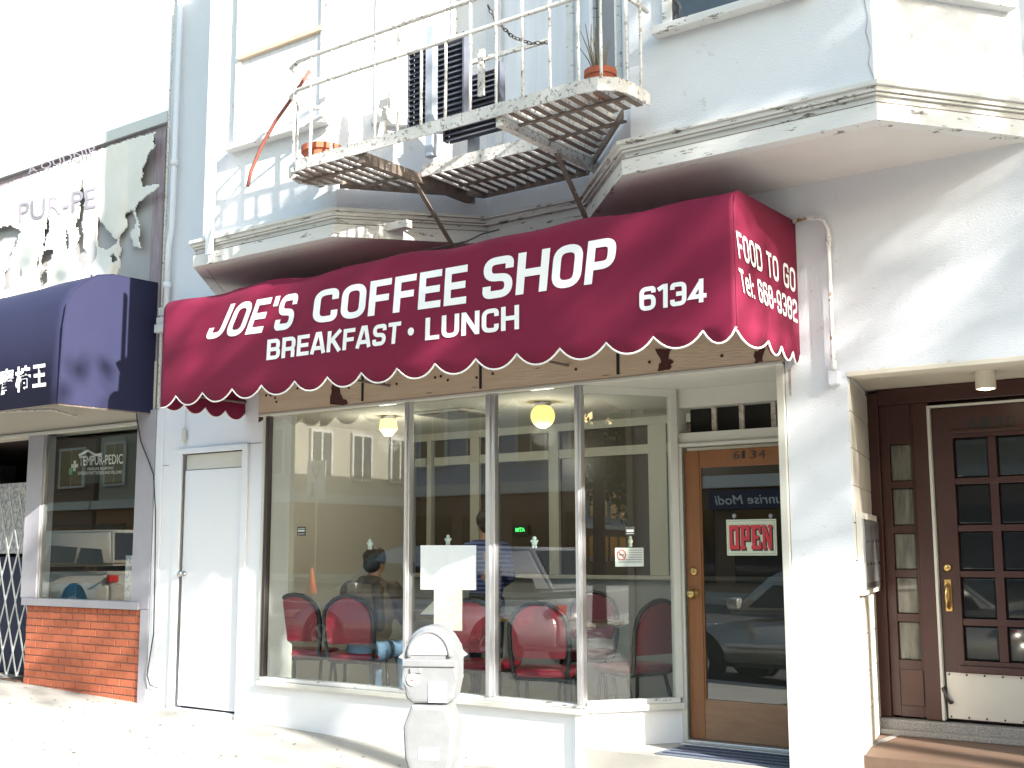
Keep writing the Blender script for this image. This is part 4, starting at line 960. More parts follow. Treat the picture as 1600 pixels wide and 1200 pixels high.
for lab, px, py0, py1, Y in (('taller blue-grey square post standing behind the balcony rail', 675, 42, 268, -.93), ('short blue-grey square post on the rear floor slats', 740, 190, 290, -.55)):
    a, b = at(px, py0, Y), at(px, py1, Y); t_ = box('square_post', M_POST, None, a.x-.035, a.x+.035, Y-.03, Y+.03, ZP+.008, a.z, .006); tag(t_, lab, 'post')
# bits of pipe and boards on the balcony
bm = bmesh.new(); flatbar(bm, at(752, 78, -.8), at(752, 150, -.8), .05, .02, (1, 0, 0)); flatbar(bm, at(735, 98, -.8), at(860, 62, -.8), .03, .02, (0, 0, 1)); t_ = obj('white_stand', bm, M_IRON); tag(t_, 'white metal stand with crossbar hung with the chain', 'stand')
bm = bmesh.new(); flatbar(bm, at(600, 170, -1.05), at(625, 60, -1.05), .09, .03, (1, 0, 0)); flatbar(bm, at(595, 215, -1.0), at(615, 100, -1.0), .05, .02, (1, 0, 0)); t_ = obj('loose_board', bm, M_WOODW); tag(t_, 'pale weathered boards leaning behind the railing', 'boards')
pts = [at(px, py, -1.28) for px, py in ((762, 8), (772, 28), (788, 45), (800, 57), (812, 62), (830, 68), (858, 66), (860, 74))]
bm = bmesh.new(); L = []
for a, b in zip(pts, pts[1:]):
    k = max(1, int((b-a).length/.03))
    L += [a.lerp(b, s/k) for s in range(k)]
for i, (a, b) in enumerate(zip(L, L[1:])):
    t = (b-a).normalized(); u = t.orthogonal().normalized(); v = t.cross(u); n_ = u if i % 2 else v; c = (a+b)/2
    tube(bm, [c + t*.021*math.cos(q)+n_*.011*math.sin(q) for q in [2*math.pi*s/8 for s in range(8)]], .0035, 5, True)
t_ = obj('chain', bm, M_CHAIN); tag(t_, 'rusty chain draped from the balcony railing', 'chain')
# flower pots
def pot(lab, c, r, h, twigs, mt=M_TERRA):
    P_ = thing('flower_pot', lab, 'flower pot', c, 'terracotta pots on the fire escape')
    bm = bmesh.new(); lathe(bm, [(r*.68, 0), (r*.9, h*.75), (r*.92, h*.76), (r, h*.78), (r, h), (r*.9, h), (r*.86, h*.8), (.01, h*.78)], c, 24); obj('pot', bm, mt, P_, smooth=False)
    bm = bmesh.new(); lathe(bm, [(.01, h*.79), (r*.85, h*.8), (r*.85, h*.83), (.01, h*.84)], c, 16); obj('soil', bm, M_SOIL, P_)
    if twigs:
        bm = bmesh.new()
        for k in range(twigs):
            a = random.uniform(0, 6.28); d = random.uniform(.05, .16); hh = random.uniform(.18, .36); b = Vector(c)+Vector((0, 0, h*.8))
            tube(bm, [b+Vector((math.cos(a)*.03, math.sin(a)*.03, 0)), b+Vector((math.cos(a)*d*.6, math.sin(a)*d*.6, hh*.6)), b+Vector((math.cos(a+.3)*d, math.sin(a+.3)*d, hh))], [.005, .004, .002], 5)
        obj('twigs', bm, M_TWIG, P_)
pot('wide terracotta pot at the left end of the fire escape', (-6.03, -1.10, ZP+.012), .155, .20, 0)
pot('terracotta pot with dry twigs at the right end of the fire escape', (-3.62, -1.14, ZP+.012), .10, .17, 14)
bm = bmesh.new(); tube(bm, [at(px, py, -1.22) for px, py in ((484, 110), (455, 155), (430, 190), (408, 230), (392, 268), (387, 292))], .013, 6); t_ = obj('strap', bm, M_STRAP, smooth=True); tag(t_, 'rust-red strap dangling from the left end of the railing', 'strap')
a, b = at(337, 225, -.93), at(337, 398, -.93); t_ = box('white_post', M_PANEL, None, a.x-.035, a.x+.035, -.975, -.945, b.z, a.z, .004); tag(t_, 'short white post fixed over the left bay cornice', 'post')

# ================================================================== PIPES AND WIRES
def pipe(name, pts, r, mt, lab, cat, collars=()):
    bm = bmesh.new(); tube(bm, pts, r, 10)
    for c, d in collars: tube(bm, [Vector(c)-Vector(d)*.03, Vector(c)+Vector(d)*.03], r*1.35, 10)
    o = obj(name, bm, mt, smooth=True); return tag(o, lab, cat)
pipe('drain_pipe', [(-9.14, -.06, 3.60), (-9.14, -.06, 4.35), (-9.10, -.06, 4.55), (-9.10, -.06, 7.5)], .028, M_PANEL, 'white drain pipe on the left corner of the white building', 'pipe', [((-9.14, -.06, 4.0), (0, 0, 1)), ((-9.10, -.06, 5.2), (0, 0, 1))])
pipe('drain_pipe', [(-9.22, -.05, 2.84), (-9.22, -.05, 7.5)], .012, M_IRON, 'thin conduit beside the white drain pipe', 'conduit')
x0 = -2.655
pipe('conduit', [(-2.90, -.03, 3.565), (-2.80, -.035, 3.575), (-2.73, -.035, 3.565), (-2.68, -.035, 3.53), (x0, -.035, 3.47), (x0, -.035, 2.62), (x0, -.03, 2.585)], .014, M_CONDUIT, 'rusty bent conduit running from the awning down the white wall', 'conduit', [((x0, -.035, 3.4), (0, 0, 1)), ((x0, -.035, 2.62), (0, 0, 1))])
t_ = box('junction_box', M_PANEL, None, x0-.035, x0+.035, -.05, -.001, 2.50, 2.583, .008); tag(t_, 'small white junction box at the entry corner', 'junction box')
cb = [at(px, py, -.045) for px, py in ((213, 630), (214, 655), (220, 690), (232, 720), (240, 742), (243, 800), (242, 900), (240, 990), (232, 1040), (230, 1055), (234, 1070), (246, 1075))]
bm = bmesh.new(); tube(bm, cb, .006, 6); t_ = obj('cable', bm, M_BLACKCABLE, smooth=True); tag(t_, 'dark cable hanging down the seam between the two buildings', 'cable')
bm = bmesh.new(); tube(bm, [at(290, 640, -.02), at(289, 668, -.02)], .004, 5); lathe(bm, [(.006, 0), (.022, -.02), (.026, -.10), (.014, -.14)], tuple(at(288, 668, -.03)), 10); t_ = obj('pull_cord', bm, M_CREAM); tag(t_, 'small hanging pull cord above the white utility door', 'cord')

# mail boxes on the splayed entry wall
pl0 = T0+tn*.012
def onw(px, py, off=0): return atp(px, py, T0+tn*(.012+off), tn)
MB = thing('mailbox_panel', 'aluminium apartment mailbox panel on the tiled entry wall', 'mailbox', tuple(onw(1357, 900)))
A_, B_ = onw(1341, 860, .05), onw(1376, 860, .05); s0 = max(.06, (A_-T0).dot(td)); s1 = max(s0+.5, (B_-T0).dot(td)); mz1, mz0 = onw(1357, 812, .05).z, onw(1357, 922, .05).z
def wslab(bm, s0, s1, o0, o1, z0, z1):
    A, Bq = T0+td*s0, T0+td*s1
    return prism(bm, [(A.x+tn.x*o0, A.y+tn.y*o0), (Bq.x+tn.x*o0, Bq.y+tn.y*o0), (Bq.x+tn.x*o1, Bq.y+tn.y*o1), (A.x+tn.x*o1, A.y+tn.y*o1)], z0, z1)
obj('housing', wslab(bmesh.new(), s0-.03, s1+.03, .012, .045, mz0-.03, mz1+.04), M_CREAM, MB)
n_ = 5; wd = (s1-s0)/n_
for k in range(n_):
    d = obj('mailbox_door', wslab(bmesh.new(), s0+wd*k+.003, s0+wd*(k+1)-.003, .0455, .056, mz0, mz1), M_ALU, MB)
    c = T0+td*(s0+wd*(k+.5))+tn*.0565
    for z in (mz1-.13, mz1-.27):
        bm = bmesh.new(); bmesh.ops.create_uvsphere(bm, u_segments=8, v_segments=6, radius=.010, matrix=Matrix.Translation((c.x, c.y, z))); obj('lock', bm, M_BLACK, d)
obj('name_strip', wslab(bmesh.new(), s0, s1, .0575, .060, mz0+.01, mz0+.04), M_BRONZE, MB)
# porch light
q = at(1538, 566, .55); PL = thing('porch_light', 'white cylinder downlight on the entry ceiling, switched on', 'light', (q.x, .55, 2.584))
bm = bmesh.new(); lathe(bm, [(.06, 0), (.06, -.11), (.052, -.11), (.052, -.02)], (q.x, .55, 2.584), 24); obj('can', bm, M_CREAMSOF, PL, smooth=False)
bm = bmesh.new(); lathe(bm, [(.050, -.095), (.040, -.112), (.015, -.118)], (q.x, .55, 2.584), 20); obj('lens', bm, M_LAMPLENS, PL, smooth=True)
bm = bmesh.new(); tube(bm, [at(1366, 581, .35), at(1377, 594, .35)], .006, 6); t_ = obj('ceiling_hook', bm, M_CREAM); tag(t_, 'short hook under the entry ceiling left of the downlight', 'hook')

# ================================================================== PARKING METER
MY = -4.30
mc = at(677, 1100, MY); mx, k_ = mc.x, 1.0
PM = thing('parking_meter', 'grey twin-housing parking meter on the kerb in front of the shop window', 'parking meter', (mx, MY, gz(mx, MY)))
ang = YAW*.75
Rm = Matrix.Rotation(ang, 4, 'Z'); Tm = Matrix.Translation((mx, MY, 0)) @ Rm
def mz(py): return at(677, py, MY).z
def msolid(outline, d, bev, name, mt, par, back=0, taper=1):
    """outline [(half width, z)] mirrored, extruded front-back with rounded edges"""
    bm = bmesh.new(); pts = [(w_, z) for w_, z in outline] + [(-w_, z) for w_, z in reversed(outline) if w_ > .001]
    yprism(bm, pts, -d+back, d+back); bmesh.ops.bevel(bm, geom=[e for e in bm.edges if abs(e.verts[0].co.y-e.verts[1].co.y) < 1e-6], offset=bev, segments=3, affect='EDGES', profile=.6)
    bm.transform(Tm); return obj(name, bm, mt, par, smooth=False)
hw = .080
zt_, zs, zw_, zl, zb_ = mz(976), mz(1027), mz(1096), mz(1132), mz(1225)
dome = [(0.0, zt_)] + [(hw*.97*math.sin(q), zs+(zt_-zs)*math.cos(q)) for q in [math.pi/2*i/8 for i in range(1, 9)]]
msolid(dome + [(hw*1.0, zs-.004), (hw*.98, zs-.06), (hw*.86, zs-.11), (hw*.64, zw_)], .055, .014, 'head', M_METER, PM)
head = PM.children[0]
# dome window plates front
bm = bmesh.new(); P_ = [(-hw*.68, zs+.012)] + [(hw*.70*math.cos(q), zs+.012+(zt_-zs-.034)*math.sin(q)) for q in [math.pi-math.pi*i/12 for i in range(13)]]
yprism(bm, P_[1:], -.0595, -.0555); bm.transform(Tm); obj('dome_window', bm, M_METERW, head)
bm = bmesh.new(); pts = [(hw*.76*math.cos(q), -.058, zs+.006+(zt_-zs-.022)*math.sin(q)) for q in [math.pi*i/14 for i in range(15)]]; tube(bm, pts, .007, 6); bm.transform(Tm); obj('window_rim', bm, M_METER, head, smooth=True)
bm = bmesh.new(); B(bm, -hw*.98, hw*.98, -.062, -.056, zs-.022, zs-.002, .003); bm.transform(Tm); obj('band', bm, M_METERP, head)
bm = bmesh.new(); B(bm, -hw*.70, -hw*.28, -.061, -.056, zs-.040, zs-.026, .002); bm.transform(Tm); obj('coin_slot', bm, M_METERP, head)
bm = bmesh.new(); lathe(bm, [(.017, 0), (.017, -.004), (.012, -.006)], (-hw*.60, -.0555, zs-.058), 18, 'y'); bm.transform(Tm); st_ = obj('round_sticker', bm, M_STICK, head)
bm = bmesh.new(); B(bm, -hw*.60-.006, -hw*.60+.006, -.0632, -.0616, zs-.0605, zs-.057); bm.transform(Tm); obj('red_dash', bm, M_REDMARK, st_)
bm = bmesh.new(); B(bm, -hw*.02, hw*.62, -.058, -.0555, zw_+.004, zw_+.062, .001); bm.transform(Tm); obj('rate_label', bm, M_STICK, head)
msolid([(hw*.66, zw_-.003), (hw*.96, zl), (hw*.88, mz(1180)), (hw*.55, zb_)], .058, .014, 'lower_housing', M_METERP, PM)
bm = bmesh.new(); B(bm, -hw*.35, hw*.38, -.0605, -.0585, mz(1182), mz(1163), .001); bm.transform(Tm); obj('label', bm, M_STICK, PM)
bm = bmesh.new(); tube(bm, [(mx, MY, gz(mx, MY)-.02), (mx, MY, zb_+.02)], .034, 14); obj('pole', bm, M_METER, PM, smooth=True)

# utility cover in the sidewalk
c = atz(150, 1205, .0); uc = thing('utility_cover', 'square concrete utility cover set in the sidewalk at lower left', 'utility cover', (c.x, c.y, gz(c.x, c.y)))
a, b_, d_ = [atz(px, py, gz(c.x, c.y)) for px, py in ((150, 1182), (85, 1199), (228, 1200))]
u, v = (b_-a), (d_-a); q4 = [a, a+u*1.6, a+u*1.6+v*1.3, a+v*1.3]
bm = bmesh.new(); lo = [bm.verts.new((p.x, p.y, gz(p.x, p.y)+.001)) for p in q4]; hi = [bm.verts.new((p.x, p.y, gz(p.x, p.y)+.005)) for p in q4]
bm.faces.new(hi)
for i in range(4): bm.faces.new((lo[i], lo[(i+1) % 4], hi[(i+1) % 4], hi[i]))
obj('lid', bm, M_CONC, uc)
bm = bmesh.new()
for p, r in zip(q4, q4[1:]+q4[:1]): flatbar(bm, (p.x, p.y, gz(p.x, p.y)+.003), (r.x, r.y, gz(r.x, r.y)+.003), .012, .006, (r-p).cross(Vector((0, 0, 1))))
obj('frame', bm, M_KERB, uc)
# fallen leaves and specks on the pavement
bm = bmesh.new()
for i in range(420):
    x, y = random.uniform(-13, -1), -abs(random.gauss(0, 1.6))
    if y < -5: continue
    z = gz(x, y)+.003; a = random.uniform(0, 6.28); s = random.uniform(.007, .022); e = s*random.uniform(.3, .6); ca, sa = math.cos(a), math.sin(a)
    bm.faces.new([bm.verts.new((x+ca*p-sa*r, y+sa*p+ca*r, z+random.uniform(0, .006))) for p, r in ((s, 0), (0, e), (-s, 0), (0, -e))])
o = obj('fallen_leaves', bm, M_LITTER, kind='stuff'); o['label'] = 'scattered dead leaves on the sidewalk'; o['category'] = 'leaves'

# ================================================================== CHAIRS, TABLES AND THINGS INSIDE
def make_chair(name, label, cat='chair'):
    t = thing(name, label, cat, (0, 0, 0), 'burgundy banquet chairs in the coffee shop')
    bm = bmesh.new(); B(bm, -.205, .205, -.19, .21, .43, .49, .028); obj('seat', bm, M_VINYL, t, smooth=True, local=True)
    def bp(x, z): return Vector((x, -.20-.16*max(0, z-.45), z))
    out = [(-.185, .50), (-.20, .62), (-.20, .74)] + [(.20*math.cos(q), .76+.19*math.sin(q)) for q in [math.pi-math.pi*i/10 for i in range(11)]] + [(.20, .74), (.20, .62), (.185, .50)]
    bm = bmesh.new(); pad = [(x*.9, .565 if z < .57 else .55+(z-.55)*.965) for x, z in out]
    f, r = [bm.verts.new(bp(x, z)+Vector((0, .026, 0))) for x, z in pad], [bm.verts.new(bp(x, z)+Vector((0, -.012, 0))) for x, z in pad]
    bm.faces.new(f); bm.faces.new(r[::-1])
    for i in range(len(pad)): j = (i+1) % len(pad); bm.faces.new((f[i], f[j], r[j], r[i]))
    bmesh.ops.bevel(bm, geom=bm.edges[:], offset=.008, segments=2, affect='EDGES'); obj('backrest', bm, M_VINYL, t, local=True)
    bm = bmesh.new(); tube(bm, [(-.18, -.12, .42)]+[bp(-.18, .45)]+[bp(x, z) for x, z in out]+[bp(.18, .45)]+[(.18, -.12, .42)], .016, 8); obj('back_frame', bm, M_BLACKTUBE, t, smooth=True, local=True)
    for s in (-1, 1):
        bm = bmesh.new(); tube(bm, [(s*.17, .16, .43), (s*.19, .20, .0)], .014, 8); obj('leg', bm, M_BLACKTUBE, t, smooth=True, local=True)
        bm = bmesh.new(); tube(bm, [(s*.17, -.12, .43), (s*.19, -.24, .0)], .014, 8); obj('leg', bm, M_BLACKTUBE, t, smooth=True, local=True)
    bm = bmesh.new(); tube(bm, [(-.17, .15, .415), (.17, .15, .415), (.17, -.13, .415), (-.17, -.13, .415)], .011, 6, True); obj('seat_frame', bm, M_BLACKTUBE, t, local=True)
    return t
chair0 = make_chair('banquet_chair', '')
chairs = [(474, 985, .52, .42, 'empty burgundy chair nearest the left edge of the shop window'),
          (555, 985, .54, .42, 'burgundy chair that the seated man in the brown jacket sits on'),
          (752, 990, .50, .25, 'burgundy chair behind the wide window mullion right of the meter'),
          (848, 990, .34, .40, 'burgundy chair right beside the front glass, turned away from the street'),
          (912, 985, 1.75, 3.5, 'burgundy chair on the far side of the table, facing the street'),
          (985, 1000, .95, 1.25, 'burgundy chair seen from the side behind the angled glass')]
for i, (px, py, Y, rz, lab) in enumerate(chairs):
    o = chair0 if i == 0 else copy_tree(chair0)
    p = at(px, py, Y); o.location = (p.x, Y+.05, IF); o.rotation_euler.z = rz; o['label'] = lab; o.scale = (1.1, 1.1, 1.05)
def table(lab, x0, x1, y0, y1, z):
    t = thing('cafe_table', lab, 'table', ((x0+x1)/2, (y0+y1)/2, IF), 'coffee shop tables')
    box('table_top', M_TABLETOP, t, x0+.02, x1-.02, y0+.02, y1-.02, z-.03, z, .003)
    bm = bmesh.new(); B(bm, x0, x1, y0, y0+.0195, z-.034, z+.001, .004); B(bm, x0, x1, y1-.0195, y1, z-.034, z+.001, .004); B(bm, x0, x0+.0195, y0+.02, y1-.02, z-.034, z+.001, .004); B(bm, x1-.0195, x1, y0+.02, y1-.02, z-.034, z+.001, .004); obj('edge_band', bm, M_OAK, t)
    cx, cy = (x0+x1)/2, (y0+y1)/2
    bm = bmesh.new(); tube(bm, [(cx, cy, IF+.03), (cx, cy, z-.035)], .035, 10); obj('pedestal', bm, M_BLACKTUBE, t, smooth=True)
    bm = bmesh.new(); lathe(bm, [(.25, 0), (.25, .015), (.05, .04)], (cx, cy, IF), 20); obj('base', bm, M_BLACKTUBE, t)
    return t
TZ = .92
table('oak-edged table in front of the seated man', -7.75, -6.25, 1.18, 1.85, TZ)
table('oak-edged table between the side-facing chairs', -6.0, -5.15, 1.15, 1.60, TZ)
# open newspaper and cup on the man's table
bm = bmesh.new(); a, b = at(665, 945, 1.15), at(625, 940, 1.15)
q = [Vector((-6.95, 1.10, .945)), Vector((-6.62, 1.18, .945)), Vector((-6.66, 1.42, 1.06)), Vector((-6.98, 1.34, 1.06))]
vt = [bm.verts.new(p) for p in q]; bm.faces.new(vt); t_ = obj('newspaper', bm, M_PAPER); t_.modifiers.new('t', 'SOLIDIFY').thickness = .004; tag(t_, 'white paper held by the seated man over the table', 'newspaper')
t_ = box('menu_folder', M_BRONZE, None, -6.72, -6.45, 1.5, 1.52, TZ+.001, TZ+.20, .002); tag(t_, 'dark menu folder standing on the table before the seated man', 'menu')
# pendant lamps: hexagonal and round globes
def lamp(lab, px, py, py_c, r, hexa):
    p = atz(px, py, IC); z = at(px, py_c, p.y).z
    L_ = thing('ceiling_lamp', lab, 'lamp', (p.x, p.y, IC-.002), 'lit ceiling lamps in the coffee shop')
    bm = bmesh.new(); lathe(bm, [(.07, 0), (.075, -.02), (.055, -.035), (.055, -.05)], (p.x, p.y, IC-.001), 18); obj('fitter', bm, M_CHROME, L_, smooth=True)
    bm = bmesh.new()
    if hexa: lathe(bm, [(.05, r*.9), (r*.86, r*.8), (r, -r*.25), (r*.45, -r*.95), (.02, -r*1.0)], (p.x, p.y, z), 8)
    else: lathe(bm, [(max(.01, r*math.sin(q)), r*math.cos(q)) for q in [math.pi*i/16 for i in range(17)]], (p.x, p.y, z), 28)
    obj('shade', bm, M_GLOBE, L_, smooth=not hexa)
    ld = bpy.data.lights.new('bulb', 'POINT'); ld.energy = 3.8; ld.color = (1, .90, .74); ld.shadow_soft_size = .1
    lo_ = bpy.data.objects.new('bulb', ld); COL.objects.link(lo_); lo_.location = (p.x, p.y, z-r-.06); lo_['label'] = 'bulb'
lamp('lit tapered glass lamp near the left of the shop ceiling', 607, 650, 667, .088, True)
lamp('lit round globe lamp on the shop ceiling above the middle panes', 848, 628, 650, .105, False)
p = atz(712, 645, IC); vt_ = thing('ceiling_vent', 'square grey ceiling vent between the two shop lamps', 'vent', (p.x, p.y, IC))
box('frame', M_INTRIM, vt_, p.x-.30, p.x+.30, p.y-.30, p.y+.30, IC-.02, IC-.001, .004); box('grille', M_VENT, vt_, p.x-.25, p.x+.25, p.y-.25, p.y+.25, IC-.028, IC-.0205, 0)
# vase and bottles on the partition ledge
c = at(612, 900, 2.80); c.x = min(c.x, -8.0); c = Vector((at(614, 905, 2.80).x, 2.80, 1.261))
vs_ = thing('flower_vase', 'dark vase with magenta flowers on the partition ledge', 'vase', tuple(c))
bm = bmesh.new(); lathe(bm, [(.06, 0), (.10, .08), (.11, .22), (.10, .24)], tuple(c), 16); obj('vase', bm, M_BLACK, vs_, smooth=True)
bm = bmesh.new()
for k in range(26): ellipsoid(bm, c+Vector((random.gauss(0, .06), random.gauss(0, .06), .28+random.gauss(0, .04))), (.022, .022, .018), seg=6)
obj('flowers', bm, mat('magenta_petals', (.35, .03, .16), .7), vs_)
for lab, dx, mt, h in (('white shaker left of the flower vase', -.19, M_STICK, .13), ('white bottle right of the flower vase', .17, M_STICK, .15), ('dark sauce bottle right of the white bottle', .29, M_BLACK, .17)):
    bm = bmesh.new(); lathe(bm, [(.03, 0), (.032, h*.6), (.014, h*.8), (.014, h), (.005, h+.005)], (c.x+dx, c.y-.02, 1.261), 12); t_ = obj('bottle', bm, mt, smooth=True); tag(t_, lab, 'bottle')
# dim things behind the partition openings read as silhouettes on its panes: green LED sign, clock
q = lambda px, py: at(px, py, YP-.012)
t_ = thing('led_sign', 'small green lit sign reading MTA inside the shop', 'sign', tuple(q(812, 830)))
a, b = q(800, 820), q(825, 836); box('case', M_BLACK, t_, a.x, b.x, YP-.012, YP+.01, b.z, a.z, .003); font_quad('lettering', 'MTA', q(806, 825), q(820, 824.5), q(806, 831), (0, -1, 0), M_LED, t_, .01)

# ------------------------------------------------------------------ notices on the glass
def notice(name, mt, pts, Y, lab, cat):
    P_ = [at(px, py, Y) for px, py in pts]; bm = bmesh.new(); yprism(bm, [(p.x, p.z) for p in P_], Y, Y+.0015); return tag(obj(name, mt and bm, mt), lab, cat)
notice('paper_notice', M_PAPER, [(657, 852), (744, 852), (744, 922), (657, 921)], .0045, 'large white paper notice taped to the middle window pane', 'notice')
notice('paper_notice', M_PAPER2, [(678, 918), (722, 918), (722, 986), (678, 984)], .0025, 'narrow cream menu sheet hanging below the large window notice', 'notice')
def sticker(px, py, lab):
    a, b = at(px-6.5, py-7, .0165), at(px+6.5, py+7, .0165); t_ = box('window_sticker', M_BRONZE, None, a.x, b.x, .0155, .017, b.z, a.z, 0); tag(t_, lab, 'sticker')
    for k, (f, h) in enumerate(((.2, .06), (.45, .2), (.8, .06))): z = a.z+(b.z-a.z)*f; box('print_line', M_STICK, t_, a.x+.01, b.x-.01, .0143, .0152, z-(a.z-b.z)*h/2, z+(a.z-b.z)*h/2, 0)
sticker(471, 830, 'dark square sticker on the left window pane')
def hook(px, py, lab, Y=.022):
    p = at(px, py, Y); bm = bmesh.new()
    ellipsoid(bm, p, (.026, .006, .022), seg=12); ellipsoid(bm, p+Vector((0, 0, .030)), (.018, .005, .016), seg=10)
    for s in (-1, 1): ellipsoid(bm, p+Vector((s*.026, 0, .012)), (.009, .004, .009), seg=6); ellipsoid(bm, p+Vector((s*.012, 0, -.028)), (.011, .004, .012), seg=6)
    t_ = obj('suction_hook', bm, M_HOOK, smooth=True); tag(t_, lab, 'hook')
hook(578, 851, 'pale suction hook on the glass above the seated man'); hook(700, 845, 'pale suction hook just above the large paper notice'); hook(835, 848, 'pale suction hook on the pane right of the wide mullion')
# on the angled pane
NP = SP0-sn*.006
def ons(px, py, off=0): return atp(px, py, NP-sn*off, sn)
def splaybox(name, mt, px0, py0, px1, py1, o0, o1, par=None):
    a, b = ons(px0, py0, o0), ons(px1, py1, o0); s0 = (a-SP0).dot(sd_); s1 = (b-SP0).dot(sd_); return obj(name, splay(bmesh.new(), s0, s1, -.006-o1, -.006-o0, min(a.z, b.z), max(a.z, b.z)), mt, par)
ns = splaybox('no_smoking_sign', M_STICK, 961, 856, 1006, 885, 0, .002); tag(ns, 'white no-smoking sign on the angled pane beside the door', 'sign')
c = ons(971, 867, -.002); bm = bmesh.new(); tube(bm, [c+sd_*.032*math.cos(q)+Vector((0, 0, .034*math.sin(q))) for q in [2*math.pi*i/20 for i in range(20)]], .0035, 5, True); tube(bm, [c+sd_*-.022+Vector((0, 0, .022)), c+sd_*.022+Vector((0, 0, -.022))], .003, 5); obj('red_circle', bm, M_REDMARK, ns)
bm = bmesh.new(); tube(bm, [c+sd_*-.02, c+sd_*.02], .003, 5); obj('cigarette', bm, M_BLACK, ns)
for k in range(6):
    y = 859+k*3.7; w0, w1 = (983, 1003) if k < 4 else (966, 1003); splaybox('print_line', M_GREYWOOD, w0, y, w1, y+1.2, -.0035, -.0025, ns)
t_ = splaybox('window_sticker', M_BRONZE, 977, 823, 992, 836, 0, .002); tag(t_, 'dark square sticker above the no-smoking sign', 'sticker')
splaybox('print_line', M_STICK, 979, 827.5, 990, 831, -.0035, -.0025, t_); splaybox('print_line', M_STICK, 979, 833, 990, 834, -.0035, -.0025, t_)
p = ons(985, 846); bm = bmesh.new(); ellipsoid(bm, p, (.02, .008, .02), seg=10); ellipsoid(bm, p+Vector((0, 0, .026)), (.013, .006, .013), seg=8); ellipsoid(bm, p+Vector((0, 0, -.028)), (.016, .007, .013), seg=8); t_ = obj('suction_hook', bm, M_SIGNCREAM, smooth=True); tag(t_, 'pale suction hook between the sticker and the no-smoking sign', 'hook')
# OPEN sign behind the door glass
YO = YD+.034
os_ = thing('open_sign', 'cream OPEN sign with red slab letters hanging on the wooden door', 'sign', tuple(at(1175, 840, YO)))
a, b = at(1135, 812, YO), at(1215, 868, YO); box('board', M_SIGNCREAM, os_, a.x, b.x, YO-.006, YO, b.z, a.z, .004)
bm = bmesh.new(); x0, x1, z0, z1 = a.x+.012, b.x-.012, b.z+.012, a.z-.012; tube(bm, [(x0, YO-.0065, z0), (x1, YO-.0065, z0), (x1, YO-.0065, z1), (x0, YO-.0065, z1)], .002, 4, True); obj('border_line', bm, M_GREYWOOD, os_)
wl = (x1-x0-.02)/4; hz = (z1-z0)
SLAB = {'O': [(0, 0, .34, 1), (.66, 0, 1, 1), (.34, 0, .66, .18), (.34, .82, .66, 1)], 'P': [(.08, 0, .42, 1), (0, 0, .52, .14), (.42, .84, .8, 1), (.42, .36, .8, .52), (.66, .36, 1, 1), (0, .86, .2, 1)],
        'E': [(.08, 0, .44, 1), (0, 0, .95, .16), (0, .84, .95, 1), (.44, .42, .78, .58), (.78, 0, 1, .34), (.78, .66, 1, 1)], 'N': [(.04, 0, .30, 1), (.70, 0, .96, 1), (0, 0, .38, .13), (.62, .87, 1, 1), (0, .87, .34, 1)]}
for i, ch in enumerate('OPEN'):
    for sh, mt_, off in ((.010, M_BLACK, .0068), (0, M_SIGNRED, .0100)):
        bm = bmesh.new(); bx = x0+.012+i*wl; bz = z0+.03
        for j, (u0, v0, u1, v1) in enumerate(SLAB[ch]): B(bm, bx+u0*wl*.88+sh*.8, bx+u1*wl*.88+sh*.8, YO-off-.002-.0003*j, YO-off, bz+v0*hz*.74-sh, bz+v1*hz*.74-sh)
        if ch == 'N': yprism(bm, [(bx+.05*wl+sh*.8, bz+hz*.74-sh), (bx+.32*wl+sh*.8, bz+hz*.74-sh), (bx+.84*wl+sh*.8, bz-sh), (bx+.58*wl+sh*.8, bz-sh)], YO-off-.0035, YO-off)
        obj('letter', bm, mt_, os_)
for px in (1147, 1204):
    p = at(px, 806, YO); bm = bmesh.new(); lathe(bm, [(.016, 0), (.012, -.008), (.005, -.012)], (p.x, YO+.002, p.z), 12, 'y'); tube(bm, [(p.x, YO-.004, p.z), (p.x, YO-.003, a.z)], .002, 4); obj('suction_cup', bm, M_GREYWOOD, os_)

# ================================================================== PEOPLE
def remeshed(name, bm, mt, parent, vox=.011, it=3):
    o = obj(name, bm, mt, parent, smooth=True); r = o.modifiers.new('remesh', 'REMESH'); r.mode = 'VOXEL'; r.voxel_size = vox; r.use_smooth_shade = True
    s = o.modifiers.new('smooth', 'SMOOTH'); s.iterations = it; s.factor = .5; return o
def head_parts(bm, hb, c, f, right):
    """skull, jaw, nose, ears and brow into bm; hair cap into hb; c centre, f facing"""
    f = Vector(f).normalized(); right = Vector(right).normalized(); up = right.cross(f); R3 = Matrix((right, f, up)).transposed()
    ellipsoid(bm, c, (.078, .096, .108), R3); ellipsoid(bm, c+f*.025-up*.06, (.058, .062, .06), R3)
    ellipsoid(bm, c+f*.098-up*.015, (.013, .018, .026), R3, 8); ellipsoid(bm, c+f*.085-up*.055, (.026, .012, .010), R3, 8)
    for s in (-1, 1): ellipsoid(bm, c+right*s*.076-up*.015-f*.008, (.010, .020, .032), R3, 8); ellipsoid(bm, c+right*s*.032+f*.082+up*.012, (.016, .010, .008), R3, 8)
    ellipsoid(hb, c-f*.014+up*.022, (.094, .108, .104), R3); ellipsoid(hb, c-f*.05-up*.035, (.084, .066, .075), R3)
    for k in range(30): 
        d = Vector((random.gauss(0, 1), random.gauss(-.5, .8), abs(random.gauss(.4, .6)))).normalized(); ellipsoid(hb, c-f*.014+up*.022+R3@Vector((d.x*.086, d.y*.1, d.z*.096)), (.016, .016, .016), None, 6)
